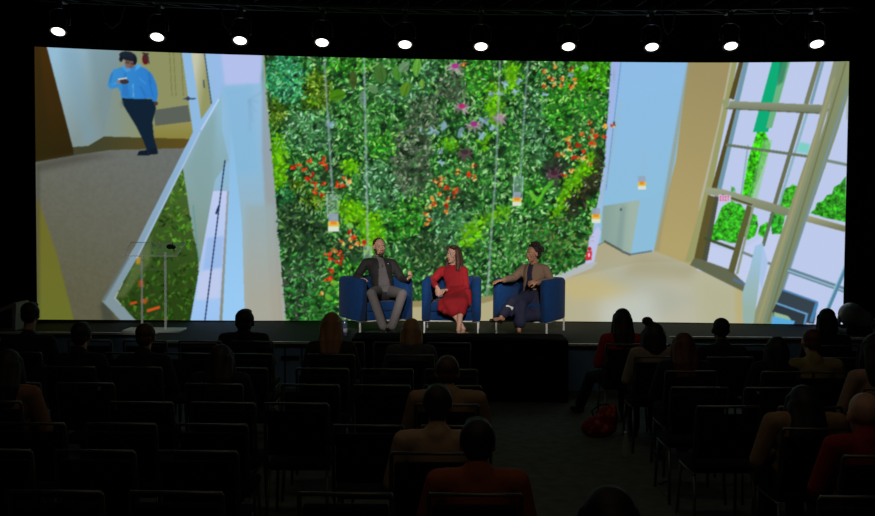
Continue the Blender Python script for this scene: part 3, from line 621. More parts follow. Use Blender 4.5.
# ---------------------------------------------------------------- people
def skin(rgb, nm): return mat(nm, rgb, .55, noise=.12, scale=30, spec=.35)
EYE_W = mat('eye_white', (.55, .53, .5), .3); EYE_D = mat('eye_iris', (.02, .012, .008), .2); LIP = mat('lip_colour', (.30, .09, .075), .5); SHOE = mat('black_shoe_leather', (.008, .008, .009), .35, noise=.2, spec=.5)
def frame(right, up):                               # columns: right, forward, up
    u = Vector(up).normalized(); r = Vector(right); r = (r - u * r.dot(u)).normalized(); f = u.cross(r)
    return np.array([[r[i], f[i], u[i]] for i in range(3)])
def yaw_frame(fwd, pitch=0, roll=0):                # head frame looking along fwd (world x, y)
    f = Vector((fwd[0], fwd[1], 0)).normalized(); r = f.cross(Vector((0, 0, 1)))
    f2 = f * math.cos(pitch) + Vector((0, 0, 1)) * math.sin(pitch); u = r.cross(f2)
    r2 = r * math.cos(roll) + u * math.sin(roll); u2 = r2.cross(f2)
    return np.array([[r2[i], f2[i], u2[i]] for i in range(3)])
def loc2w(c, R_, p): return np.array(c) + R_ @ np.array(p)
def E(c, R_, p, r): return ('e', loc2w(c, R_, p), r, R_)
def K(c, R_, p, q, a, b): return ('c', loc2w(c, R_, p), loc2w(c, R_, q), a, b)
def head_prims(c, R_, s=1.0):
    e = lambda p, r: E(c, R_, np.array(p) * s, np.array(r) * s); k = lambda p, q, a, b: K(c, R_, np.array(p) * s, np.array(q) * s, a * s, b * s)
    return [e((0, -.012, .032), (.074, .093, .083)), e((0, .022, -.03), (.057, .066, .076)), e((0, .058, -.088), (.026, .024, .022)), e((0, .03, -.07), (.046, .05, .038)),
            k((0, .082, .008), (0, .106, -.03), .008, .0125), e((.012, .09, -.034), (.008, .01, .008)), e((-.012, .09, -.034), (.008, .01, .008)),
            e((0, .066, .03), (.05, .02, .013)), e((.04, .06, -.018), (.022, .022, .02)), e((-.04, .06, -.018), (.022, .022, .02)),
            e((0, .081, -.062), (.024, .011, .011)), e((.076, -.006, -.005), (.012, .02, .032)), e((-.076, -.006, -.005), (.012, .02, .032))]
def hair_prims(kind, c, R_, s=1.0):
    e = lambda p, r: E(c, R_, np.array(p) * s, np.array(r) * s); k = lambda p, q, a, b: K(c, R_, np.array(p) * s, np.array(q) * s, a * s, b * s)
    if kind == 'bald': return []
    cap = [e((0, -.026, .046), (.0825, .092, .082)), e((0, -.062, -.012), (.068, .05, .062))]
    if kind == 'crop': return [e((0, -.026, .042), (.079, .089, .08)), e((0, -.06, -.006), (.066, .046, .055))]
    if kind == 'short': return cap + [e((0, .03, .098), (.06, .05, .03)), e((.072, -.012, .03), (.014, .035, .045)), e((-.072, -.012, .03), (.014, .035, .045))]
    if kind == 'bob': return cap + [k((.066, -.01, .03), (.082, -.01, -.09), .035, .03), k((-.066, -.01, .03), (-.082, -.01, -.09), .035, .03), k((0, -.06, .02), (0, -.07, -.1), .075, .07), k((.05, -.045, 0), (.055, -.05, -.1), .05, .05), k((-.05, -.045, 0), (-.055, -.05, -.1), .05, .05)]
    if kind == 'long': return cap + [k((.066, -.004, .04), (.085, .004, -.1), .032, .032), k((-.066, -.004, .04), (-.085, .004, -.1), .032, .032), k((.085, .004, -.1), (.085, .03, -.215), .032, .026), k((-.085, .004, -.1), (-.085, .03, -.215), .032, .026),
                                     k((0, -.06, .02), (0, -.115, -.13), .078, .062), k((0, -.115, -.13), (0, -.14, -.24), .062, .045), k((.05, -.05, 0), (.065, -.11, -.14), .052, .05), k((-.05, -.05, 0), (-.065, -.11, -.14), .052, .05), k((.065, -.11, -.14), (.06, -.135, -.24), .05, .036), k((-.065, -.11, -.14), (-.06, -.135, -.24), .05, .036)]
    if kind == 'sidebun': return hair_prims('bob', c, R_, s) + [e((-.055, -.03, .135), (.045, .045, .035))]
    if kind == 'bun': return cap + [e((0, .02, .09), (.06, .055, .035)), e((0, -.1, .1), (.045, .04, .04)), e((.07, -.02, .02), (.016, .03, .04)), e((-.07, -.02, .02), (.016, .03, .04))]
    if kind == 'topknot': return cap + [e((0, .02, .09), (.06, .055, .035)), e((0, -.03, .145), (.045, .045, .035)), e((.07, -.02, .02), (.016, .03, .05)), e((-.07, -.02, .02), (.016, .03, .05)), e((0, -.08, -.05), (.06, .035, .05))]
    if kind == 'wavy': return cap + [k((.064, -.004, .045), (.086, -.004, -.09), .034, .034), k((-.064, -.004, .045), (-.086, -.004, -.09), .034, .034), k((.086, -.004, -.09), (.1, .02, -.19), .036, .024), k((-.086, -.004, -.09), (-.1, .02, -.19), .036, .024), k((0, -.06, .02), (0, -.10, -.2), .08, .062), k((.05, -.05, 0), (.08, -.07, -.2), .055, .04), k((-.05, -.05, 0), (-.08, -.07, -.2), .055, .04), e((.05, .03, .085), (.03, .05, .035)), e((-.03, .02, .1), (.05, .055, .03))]
    if kind == 'curly':
        rg = random.Random(3); L = [e((0, -.04, .05), (.085, .09, .078)), e((0, -.075, 0), (.075, .05, .07))]
        for i in range(34):
            a = rg.uniform(0, 6.28); b = rg.uniform(-.15, 1.4); x, y, z = math.cos(a) * math.cos(b), math.sin(a) * math.cos(b), math.sin(b)
            if y > .45 and z < .7: continue
            L.append(e((x * .092, -.04 + y * .1, .05 + z * .092), (.026, .026, .024)))
        return L
def hand_prims(w, d, n, size=1.0, curl=.5, side=1):  # wrist, direction of the fingers, palm normal
    w, d, n = Vector(w), Vector(d).normalized(), Vector(n); n = (n - d * n.dot(d)).normalized(); s = d.cross(n) * side
    R_ = np.array([[s[i], d[i], n[i]] for i in range(3)]); P = [('e', np.array(w + d * .048 * size), np.array((.04, .052, .017)) * size, R_)]
    for i, L in enumerate((.066, .078, .073, .056)):
        b = w + (d * .088 + s * (i - 1.5) * .0215) * size; sp = s * (i - 1.5) * .05
        d1 = (d * math.cos(curl) + n * math.sin(curl) + sp).normalized(); d2 = (d * math.cos(curl * 2.3) + n * math.sin(curl * 2.3) + sp).normalized()
        m = b + d1 * L * .55 * size; P += [('c', b - d * .02 * size, m, .0095 * size, .0088 * size), ('c', m, m + d2 * L * .5 * size, .0088 * size, .0072 * size)]
    b = w + (d * .026 - s * .03) * size; m = b + (d * .6 - s * .62 + n * .4).normalized() * .04 * size
    P += [('c', b, m, .013 * size, .0105 * size), ('c', m, m + (d * .8 - s * .15 + n * .55).normalized() * .034 * size, .0105 * size, .0082 * size)]
    return P
def lerp(a, b, t): return Vector(a).lerp(Vector(b), t)
def torso(J, g=0.0, f=1.0):
    H, S = Vector(J['hip']), Vector(J['sho']); R_ = frame(Vector(J['shoR']) - Vector(J['shoL']), S - H); Rp = frame(Vector(J['hipR']) - Vector(J['hipL']), S - H)
    P = [('e', np.array(H), (.162 * f + g, .115 + g, .115 + g), Rp), ('e', np.array(lerp(H, S, .34)), (.135 * f + g, .102 + g, .15 + g), R_), ('e', np.array(lerp(H, S, .7)), (.152 * f + g, .104 + g, .165 + g), R_),
         ('c', lerp(J['shoL'], J['shoR'], .12), lerp(J['shoL'], J['shoR'], .88), .055 + g, .055 + g)]
    return P, R_
def arm(J, k, g=0.0, upto=1.0):
    s, e, w = Vector(J['sho' + k]), Vector(J['elb' + k]), Vector(J['wri' + k])
    P = [('c', s, e, .05 + g, .04 + g)]
    if upto > 0: P.append(('c', e, lerp(e, w, upto), .04 + g, (.04 - .013 * upto) + g))
    return P
def leg(J, k, g=0.0, upto=1.0, flare=0.0):
    h, n, a = Vector(J['hip' + k]), Vector(J['kne' + k]), Vector(J['ank' + k]); c = lerp(n, a, .3)
    P = [('c', h, n, .08 + g, .056 + g)]
    if upto > 0: P += [('c', n, c, .054 + g, .052 + g), ('c', c, lerp(n, a, upto), .052 + g, .036 + g + flare)]
    return P
def foot(J, k, g=0.0):
    a, t = Vector(J['ank' + k]), Vector(J['toe' + k]); heel = a + (a - t).normalized() * .03; heel.z = min(a.z, t.z + .012)
    return [('c', a, heel, .034 + g, .03 + g), ('c', heel, lerp(heel, t, .65), .03 + g, .036 + g), ('c', lerp(heel, t, .65), t, .036 + g, .024 + g)]
def face_parts(J, root, off, eyes=True):
    c, R_, s = J['head'], J['headR'], J.get('hs', 1.0)
    bw, bd = bmesh.new(), bmesh.new()
    for sx in (-1, 1):
        for bm, p, r in ((bw, (.031 * sx, .0765, .006), (.0125, .0085, .0075)), (bd, (.031 * sx, .0835, .006), (.0062, .0035, .0066))):
            vs = [bm.verts.new(np.array(loc2w(c, R_, np.array(p) * s)) + R_ @ (v * np.array(r) * s) - np.array(off)) for v in ICO_V]
            for f in ICO_F: bm.faces.new([vs[i] for i in f])
    e = obj('eyes', bw, EYE_W, root); obj('irises', bd, EYE_D, e)
    bm = bmesh.new(); vs = [bm.verts.new(np.array(loc2w(c, R_, np.array((0, .0895, -.063)) * s)) + R_ @ (v * np.array((.021, .006, .0075)) * s) - np.array(off)) for v in ICO_V]
    for f in ICO_F: bm.faces.new([vs[i] for i in f])
    obj('mouth', bm, LIP, root)
def build_body(J, root, off, sk, voxel=.0085, hands=True, f=1.0):
    P, R_ = torso(J, -.012, f); c, Rh = J['head'], J['headR']; s = J.get('hs', 1.0)
    nb = loc2w(c, Rh, np.array((0, -.018, -.07)) * s); P += [('c', Vector(J['sho']) + Vector((0, 0, .0)), Vector(nb), .058, .05)]
    P += head_prims(c, Rh, s)
    for k in 'LR':
        P += arm(J, k, -.006) + leg(J, k, -.008) + foot(J, k, -.004)
        if hands:
            hd = J.get('hand' + k) or ((Vector(J['wri' + k]) - Vector(J['elb' + k])).normalized(), Vector((0, 0, -1)), .5)
            P += hand_prims(J['wri' + k], hd[0], hd[1], J.get('hsz', 1.0), hd[2], 1 if k == 'R' else -1)
    return obj('body', sculpt(P, voxel, 2, off), sk, root)
def cut_open(me, off, S, R_, half, zlo, zhi):          # the open front of a jacket
    bm = bmesh.new(); bm.from_mesh(me); Ri = R_.T; kill = []
    for fc in bm.faces:
        p = Ri @ (np.array(fc.calc_center_median()) + np.array(off) - np.array(S))
        if p[1] > .02 and zlo < p[2] < zhi and abs(p[0]) < half(p[2]): kill.append(fc)
    bmesh.ops.delete(bm, geom=kill, context='FACES'); bm.to_mesh(me); bm.free(); return me
def solid(o, t):
    m = o.modifiers.new('cloth', 'SOLIDIFY'); m.thickness = t; m.offset = -1; return o
# ---------------------------------------------------------------- armchairs on stage
VELVET = mat('blue_velvet', (.003, .024, .092), .85, noise=.3, scale=14, spec=.1, sheen=.05); CHROME = mat('pale_satin_metal', (.46, .46, .46), .45, .25, spec=.6)
def armchair(px, d, rz, label):
    c = W(px, 280, d); t = thing('armchair', label, 'armchair', (c.x, c.y, SZ), rz, 'blue velvet armchairs on stage')
    w, dp, th, z0, z1 = .395, .41, .115, .185, .745
    def ring(inset, z, yf):
        pts = [(-w + inset, yf)]; r = .125 - inset * .5
        for cx, cy, a0 in ((-w + inset + r, -dp + inset + r, 180), (w - inset - r, -dp + inset + r, 270)):
            for k in range(7): a = math.radians(a0 + k * 15); pts.append((cx + r * math.cos(a), cy + r * math.sin(a)))
        pts.append((w - inset, yf)); return [(x, y, z) for x, y in pts]
    bm = bmesh.new(); loops = []
    for ins, z in ((.012, z0), (0, z0 + .02), (0, z1 - .05), (.012, z1 - .015), (.035, z1), (th - .035, z1), (th - .012, z1 - .015), (th, z1 - .05), (th, z0)):
        loops.append([bm.verts.new(p) for p in ring(ins, z, dp)])
    loops.append(loops[0])
    for a, b in zip(loops, loops[1:]):
        for k in range(len(a) - 1): bm.faces.new((a[k], a[k + 1], b[k + 1], b[k]))
    L = loops[:-1]
    bm.faces.new([l[0] for l in L]); bm.faces.new([l[-1] for l in L][::-1])
    bmesh.ops.recalc_face_normals(bm, faces=bm.faces)
    s = obj('shell', bm, VELVET, t); 
    obj('seat_base', box_bm(-w + th, w - th, -dp + th, dp - .03, z0, .3, bev=.015), VELVET, t)
    obj('seat_cushion', box_bm(-w + th + .004, w - th - .004, -dp + th + .03, dp - .015, .302, .43, bev=.035, seg=4), VELVET, t)
    obj('back_cushion', box_bm(-w + th + .006, w - th - .006, -dp + th - .02, -dp + th + .09, .432, .735, bev=.035, seg=4), VELVET, t)
    for sx in (-1, 1):
        for sy in (-1, 1):
            obj('leg', box_bm(sx * .36 - .011, sx * .36 + .011, sy * .37 - .011, sy * .37 + .011, 0, z0 - .022, bev=.003), CHROME, t, smooth=False)
    bm = bmesh.new()
    for sy in (-1, 1): box(bm, -.371, .371, sy * .37 - .011, sy * .37 + .011, z0 - .014, z0)
    for sx in (-1, 1): box(bm, sx * .36 - .011, sx * .36 + .011, -.359, .359, z0 - .014, z0)
    obj('base_frame', bm, CHROME, t, smooth=False)
    return t
AD = 13.74
armchair(374, AD, math.pi + math.radians(27), 'blue velvet armchair holding the bearded man in the black jacket')
armchair(452.5, AD, math.pi + math.radians(-3), 'blue velvet armchair holding the woman in the red dress')
armchair(531, AD, math.pi - math.radians(25), 'blue velvet armchair holding the woman in the brown blazer')
def J_from(dct): return {k: (W(*v) if isinstance(v, tuple) else v) for k, v in dct.items()}
def root_at(J, label):
    h = J['hip']; return thing('person', label, 'person', (h.x, h.y, SZ), 0, 'panel of three seated speakers')
# --- man in the black jacket (his right is on the left of the photo)
J = J_from(dict(hip=(383.5, 292, 13.66), hipR=(377, 292, 13.60), hipL=(390.5, 292, 13.68), sho=(379, 260.3, 13.82), shoR=(366, 263, 13.76), shoL=(392.5, 263.5, 13.87),
     elbR=(356.5, 277, 13.70), wriR=(361.5, 279, 13.42), elbL=(402.5, 280.0, 13.70), wriL=(408, 279, 13.40),
     kneR=(371.5, 293.5, 13.12), kneL=(402.5, 294, 13.2), ankR=(384, 326, 13.12), ankL=(391.5, 325.5, 13.12), toeR=(383, 334.5, 12.94), toeL=(394, 335, 12.96), head=(379.3, 247.2, 13.78)))
J['ankR'].z = J['ankL'].z = SZ + .10; J['toeR'].z = J['toeL'].z = SZ + .032
J['headR'] = yaw_frame((.42, -1), .02); J['hs'] = 1.08
J['handR'] = (Vector((.35, -.9, -.1)), Vector((.5, .1, -1)), .45); J['handL'] = (Vector((.45, -.3, .55)), Vector((-.8, -.2, .2)), 1.0)
SK1 = skin((.42, .235, .165), 'fair_skin'); r = root_at(J, 'bearded person in a black jacket and grey trousers seated in the left armchair'); off = r.location
build_body(J, r, off, SK1, .0075); face_parts(J, r, off)
P, R_ = torso(J, .004); c, Rh = J['head'], J['headR']
GREY = mat('grey_shirt_cloth', (.085, .08, .085), .85, noise=.15, scale=40); GREYT = mat('grey_trouser_cloth', (.085, .078, .082), .9, noise=.2, scale=40); JKT = mat('black_jacket_cloth', (.012, .011, .012), .8, noise=.3, scale=40)
sh = obj('shirt', sculpt(P + [('c', J['sho'], J['sho'] + Vector((0, -.01, .045)), .078, .063)], .010, 4, off), GREY, r)
obj('lapel_microphone', lathe_bm([(.004, -.014), (.008, -.01), (.008, .012), (.004, .016)], c=np.array(lerp(J['hip'], J['sho'], .72)) + R_ @ np.array((.0, .125, 0)) - np.array(off)), SHOE, sh)
PJ, _ = torso(J, .02)
for k in 'LR': PJ += arm(J, k, .016, .9)
me = cut_open(sculpt(PJ, .010, 4, off), off, J['sho'], R_, lambda z: .045 + max(0, -z - .12) * .16, -.5, .1)
jk = solid(obj('jacket', me, JKT, r), .008)
b = np.array(J['sho']) + R_ @ np.array((-.085, .125, -.1)) - np.array(off); 
obj('lapel_pin', lathe_bm([(.004, -.003), (.011, -.002), (.011, .003)], c=b), mat('pale_badge', (.6, .6, .6), .4), jk)
PT = [('e', np.array(J['hip']), (.172, .122, .115), frame(J['hipR'] - J['hipL'], J['sho'] - J['hip']))]
for k in 'LR': PT += leg(J, k, .011, .93, .012)
obj('trousers', sculpt(PT, .010, 4, off), GREYT, r)
for k in 'LR': obj('shoe', sculpt(foot(J, k, .006), .007, 3, off), SHOE, r)
obj('hair', sculpt(hair_prims('crop', c, Rh, 1.08), .007, 2, off), mat('short_brown_hair', (.028, .016, .010), .8, noise=.4, scale=60), r)
bp = [E(c, Rh, (0, .05, -.096), (.04, .044, .032)), E(c, Rh, (.05, .02, -.055), (.016, .034, .05)), E(c, Rh, (-.05, .02, -.055), (.016, .034, .05)), E(c, Rh, (0, .088, -.048), (.028, .011, .006)), E(c, Rh, (0, .07, -.105), (.028, .028, .028))]
obj('beard', sculpt(bp, .006, 2, off), mat('beard_hair', (.035, .018, .010), .85, noise=.4, scale=80), r)
obj('wristwatch', lathe_bm([(.034, -.012), (.036, 0), (.034, .012)], c=np.array(lerp(J['elbL'], J['wriL'], .97)) - np.array(off), M=(J['wriL'] - J['elbL']).to_track_quat('Z', 'Y').to_matrix()), SHOE, r)
# --- woman in the red dress
J = J_from(dict(hip=(456, 294, 13.66), hipR=(449.5, 294, 13.68), hipL=(462.5, 294, 13.62), sho=(452.5, 267.5, 13.78), shoR=(442, 270.5, 13.83), shoL=(463.5, 270.5, 13.73),
     elbR=(432, 281.5, 13.70), wriR=(437, 287, 13.36), elbL=(466, 288.5, 13.62), wriL=(446, 290, 13.36),
     kneR=(448, 304, 13.2), kneL=(462, 303, 13.22), ankR=(463.5, 328, 13.12), ankL=(458.5, 328, 13.0), toeR=(471, 334, 12.98), toeL=(456, 336, 12.86), head=(453.2, 254.8, 13.74)))
J['ankR'].z = J['ankL'].z = SZ + .105; J['toeR'].z = J['toeL'].z = SZ + .03
J['headR'] = yaw_frame((-.9, -1), .02); J['hs'] = 1.04
J['handR'] = (Vector((.2, -.6, -.8)), Vector((.6, .5, -.3)), .6); J['handL'] = (Vector((-.9, -.2, -.1)), Vector((0, .2, -1)), .5)
SK2 = skin((.46, .27, .20), 'light_skin'); r = root_at(J, 'person in a long sleeved red dress with long brown hair in the middle armchair'); off = r.location
build_body(J, r, off, SK2, .0075, f=.92); face_parts(J, r, off)
RED = mat('red_dress_cloth', (.25, .006, .012), .85, noise=.25, scale=12, bump=.2)
P, R_ = torso(J, .006, .92); c, Rh = J['head'], J['headR']
for k in 'LR': P += arm(J, k, .012, .88) + [('c', J['hip' + k], J['kne' + k], .10, .088), ('c', J['kne' + k], lerp(J['kne' + k], J['ank' + k], .3) + Vector((0, .0, 0)), .085, .075)]
hk = lerp(J['kneL'], J['kneR'], .5); P += [('c', J['hip'], hk, .11, .095), ('c', J['kneR'], J['kneL'], .09, .09)]
q = lerp(hk, lerp(J['ankL'], J['ankR'], .5), .3)
P += [('c', hk, q + Vector((-.05, 0, 0)), .09, .075), ('c', J['kneR'] + Vector((-.07, .05, 0)), W(440.5, 308.5, 13.16), .07, .045), ('c', J['hipL'] + Vector((.05, -.1, 0)), W(467, 303, 13.3), .09, .06), ('c', J['elbL'] + Vector((-.02, -.06, -.06)), J['kneL'] + Vector((.05, .1, 0)), .07, .07), ('c', J['kneR'] + Vector((-.04, .06, .0)), lerp(J['kneR'], J['ankR'], .22) + Vector((-.08, 0, -.02)), .07, .05)]
obj('dress', sculpt(P, .010, 4, off), RED, r)
for k in 'LR': obj('shoe', sculpt([('c', lerp(J['ank' + k], J['toe' + k], .25) - Vector((0, 0, .045)), J['toe' + k], .032, .026), ('c', J['ank' + k] - Vector((0, -.025, .03)), J['ank' + k] - Vector((0, -.035, .088)), .024, .014)], .006, 3, off), mat('nude_shoe_leather', (.26, .15, .11), .45), r)
obj('hair', sculpt(hair_prims('wavy', c, Rh, 1.05), .007, 2, off), mat('long_brown_hair', (.055, .022, .012), .65, noise=.5, scale=50, spec=.4), r)
# --- woman in the brown blazer
J = J_from(dict(hip=(532, 296, 13.66), hipR=(526, 296, 13.70), hipL=(538.5, 296, 13.60), sho=(534, 265.5, 13.76), shoR=(523.5, 269, 13.87), shoL=(545, 269, 13.68),
     elbR=(513.5, 278, 13.66), wriR=(503, 280, 13.4), elbL=(551, 281, 13.64), wriL=(537, 282.5, 13.38),
     kneR=(522, 304.5, 13.18), kneL=(512, 302, 13.12), ankR=(519, 327, 13.1), ankL=(501.5, 316.5, 12.96), toeR=(518, 336, 12.94), toeL=(491, 320.5, 12.86), head=(532.6, 254, 13.72)))
J['ankR'].z = SZ + .10; J['toeR'].z = SZ + .03
J['headR'] = yaw_frame((-1, -.85), .0); J['hs'] = 1.0
J['handR'] = (Vector((-.9, -.35, -.12)), Vector((0, .1, -1)), .35); J['handL'] = (Vector((-1, -.1, .05)), Vector((0, .5, -.6)), .9)
SK3 = skin((.30, .145, .085), 'tan_skin'); r = root_at(J, 'person in a brown blazer and navy trousers, legs crossed, in the right armchair'); off = r.location
build_body(J, r, off, SK3, .0075, f=.92); face_parts(J, r, off)
P, R_ = torso(J, .003, .92); c, Rh = J['head'], J['headR']
NAVY = mat('navy_cloth', (.010, .012, .034), .85, noise=.3, scale=30); BRN = mat('brown_blazer_cloth', (.155, .098, .066), .85, noise=.2, scale=40)
obj('top', sculpt(P, .010, 4, off), NAVY, r)
PJ, _ = torso(J, .018, .92)
for k in 'LR': PJ += arm(J, k, .015, .92)
PJ += [('c', lerp(J['hip'], J['sho'], .2) + Vector((.1, -.06, 0)), J['hipL'] + Vector((.05, -.1, -.04)), .09, .07)]
me = cut_open(sculpt(PJ, .010, 4, off), off, J['sho'], R_, lambda z: .04 + max(0, -z - .2) * .2, -.55, .1)
solid(obj('blazer', me, BRN, r), .008)
PT = [('e', np.array(J['hip']), (.165, .122, .115), frame(J['hipR'] - J['hipL'], J['sho'] - J['hip']))]
PT += leg(J, 'R', .016, .7, .035) + [('c', J['hipL'] + Vector((0, -.1, 0)), W(536, 315, 13.3), .1, .085), ('c', W(536, 315, 13.3), W(521, 317, 13.14), .08, .07), ('c', J['kneL'], W(509, 312, 13.05), .07, .05)] + leg(J, 'L', .016, .8, .015) + [('c', J['kneL'], lerp(J['kneR'], J['ankR'], .55), .062, .06), ('c', J['kneL'], lerp(J['kneL'], J['ankL'], .7) + Vector((.08, .05, -.02)), .06, .045), ('c', J['hipL'], lerp(J['kneR'], J['ankR'], .45) + Vector((.14, .1, 0)), .09, .06), ('c', J['kneL'], lerp(J['kneR'], J['ankR'], .45) + Vector((.14, .1, 0)), .06, .06)]
obj('trousers', sculpt(PT, .010, 4, off), NAVY, r)
for k in 'LR': obj('shoe', sculpt([('c', lerp(J['ank' + k], J['toe' + k], .2) - Vector((0, 0, .04)), J['toe' + k], .032, .024), ('c', J['ank' + k] - Vector((0, -.03, .03)), J['ank' + k] - Vector((0, -.035, .085)), .026, .018)], .006, 3, off), SHOE, r)
obj('hair', sculpt(hair_prims('curly', c, Rh, 1.08), .006, 1, off), mat('dark_curly_hair', (.012, .008, .007), .8, noise=.4, scale=70), r)
p = W(509, 309, 12.98); cardt = obj('cue_card', box_bm(-.05, .05, -.002, .002, -.033, .033), mat('white_card', (.62, .62, .6), .7), None, smooth=False)
cardt.location = W(509, 308, 13.0); cardt.rotation_euler = (.5, .35, .2); tag(cardt, 'small white card lying on the crossed navy trousers', 'card')
# ---------------------------------------------------------------- bottle, lectern, stage equipment
def bottle(loc, h, label, body, cap, name='water_bottle'):
    t = thing(name, label, 'bottle', loc); r_ = .032
    obj('bottle_body', lathe_bm([(r_ * .9, 0), (r_, .008), (r_, h * .55), (r_ * .93, h * .6), (r_, h * .64), (r_ * .9, h * .74), (.014, h * .88), (.0125, h * .92)]), body, t)
    obj('cap', lathe_bm([(.0145, h * .92), (.0145, h), (.012, h + .003)]), cap, t); return t
PET = mat('bottle_plastic', (.05, .075, .14), .12, spec=.7); CAPW = mat('white_cap', (.5, .5, .5), .5)
p = W(345, 330, 13.12); b = bottle((p.x, 13.12, SZ), .235, 'dark blue water bottle with white cap standing beside the left armchair', PET, CAPW)
obj('bottle_label', lathe_bm([(.0328, .045), (.0328, .10)]), mat('bottle_wrap', (.30, .33, .42), .5), b)
def clear(name, tint, a, rough=.08):
    m = bpy.data.materials.new(name); m.use_nodes = True; n = m.node_tree.nodes; b = n['Principled BSDF']
    b.inputs['Base Color'].default_value = (*tint, 1); b.inputs['Alpha'].default_value = a; b.inputs['Roughness'].default_value = rough; return m
ACR = clear('clear_acrylic', (.8, .85, .85), .07); ACE = clear('acrylic_edge', (.9, .95, .95), .32, .3)
lp = W(154.5, 331, 13.5); lx = lambda px: W(px, 300, 13.5).x - lp.x; lz = lambda py: W(154, py, 13.5).z - SZ
t = thing('lectern', 'clear acrylic lectern with two thin posts and a tray top at stage left', 'lectern', (lp.x, 13.5, SZ))
obj('base', box_bm(lx(126), lx(183), -.2, .2, 0, .03, bev=.006), mat('lectern_base_acrylic', (.55, .58, .56), .35), t)
for px in (142, 165.5):
    obj('post', box_bm(lx(px) - .014, lx(px) + .014, -.012, .012, .03, lz(252), bev=.003), ACE, t, smooth=False)
bm = bmesh.new(); x0, x1, z0, z1 = lx(127), lx(182), lz(255.5), lz(243)
vs = [bm.verts.new(p) for p in ((x0 + .02, -.2, z0), (x1 - .02, -.2, z0), (x1, .2, z1), (x0, .2, z1), (x0 + .02, -.2, z0 + .012), (x1 - .02, -.2, z0 + .012), (x1, .2, z1 + .012), (x0, .2, z1 + .012))]
for q in ((0, 3, 2, 1), (4, 5, 6, 7), (0, 1, 5, 4), (2, 3, 7, 6), (1, 2, 6, 5), (3, 0, 4, 7)): bm.faces.new([vs[i] for i in q])
tray = obj('tray', bm, ACR, t, smooth=False)
bm = bmesh.new(); tube(bm, [(x0 + .02, -.2, z0), (x1 - .02, -.2, z0), (x1, .2, z1), (x0, .2, z1), (x0 + .02, -.2, z0)], .008, 6); obj('tray_edge', bm, ACE, tray)
obj('shelf', box_bm(lx(142), lx(165.5), -.12, .12, lz(270), lz(269), bev=.002), ACR, t, smooth=False)
mx = lx(172)
mi = obj('microphone', tube_bm([(mx, .12, lz(253)), (mx, .1, lz(248)), (mx, .02, lz(243))], .006, 8), BLKM, t)
obj('foam_windshield', sculpt([('e', (mx - .02, -.02, lz(246.5)), (.05, .04, .035), None), ('e', (mx + .03, -.02, lz(247)), (.03, .04, .03), None)], .006, 2), mat('black_foam', (.006, .006, .006), .9, noise=.3, scale=90), mi)
# floor wedge at the far left, moving head light at the far right
t = thing('loudspeaker', 'grey wedge shaped floor loudspeaker at the far left end of the stage', 'loudspeaker', W(6, 330, 13.7))
t.location.z = SZ; WED = mat('worn_grey_paint', (.22, .22, .23), .6, noise=.3, scale=12); GRL = mat('speaker_grille', (.022, .022, .026), .7, noise=.5, scale=150)
def prism(bm, pts, y0, y1):
    a = [bm.verts.new((x, y0, z)) for x, z in pts]; b = [bm.verts.new((x, y1, z)) for x, z in pts]
    bm.faces.new(a); bm.faces.new(b[::-1]); n = len(pts)
    for i in range(n): bm.faces.new((a[i], b[i], b[(i + 1) % n], a[(i + 1) % n]))
    bmesh.ops.recalc_face_normals(bm, faces=bm.faces); return bm
obj('cabinet', prism(bmesh.new(), [(-.34, 0), (.22, 0), (.235, .365), (.20, .375), (-.34, .15)], -.22, .22), WED, t, smooth=False)
obj('grille', prism(bmesh.new(), [(-.29, .03), (.18, .03), (.185, .31), (-.29, .12)], -.232, -.221), GRL, t, smooth=False)
obj('handle', tube_bm([(.227, -.08, .2), (.25, -.07, .2), (.25, .07, .2), (.227, .08, .2)], .008), BLKM, t)
mp = W(854, 330, 13.75); t = thing('moving_head_light', 'grey domed moving head stage light on the stage at the far right', 'stage light', (mp.x, 13.75, SZ))
MHL = mat('grey_casing', (.10, .115, .125), .35, noise=.2, scale=8, spec=.5)
obj('base', box_bm(-.17, .19, -.17, .17, 0, .1, bev=.02), BLKM, t)
obj('yoke', tube_bm([(-.2, 0, .24), (-.215, 0, .12), (-.15, 0, .1), (.15, 0, .1), (.215, 0, .12), (.2, 0, .24)], .03, 10), MHL, t)
h = obj('lamp_head', sculpt([('e', (-.05, 0, .27), (.17, .16, .165), None), ('c', (-.03, 0, .27), (.13, -.06, .2), .15, .115)], .012, 3), MHL, t)
M = Vector((.86, -.36, -.42)).to_track_quat('Z', 'Y').to_matrix()
obj('lens', lathe_bm([(.02, .02), (.07, .018), (.095, .006), (.098, -.02)], c=(.225, -.098, .15), M=M), mat('lens_glass', (.02, .025, .03), .05, spec=.8), h)
obj('status_lamp', lathe_bm([(.005, -.01), (.02, -.008), (.02, .008), (.006, .012)], c=(.225, -.19, .06)), mat('pale_knob', (.6, .62, .62), .3), t)
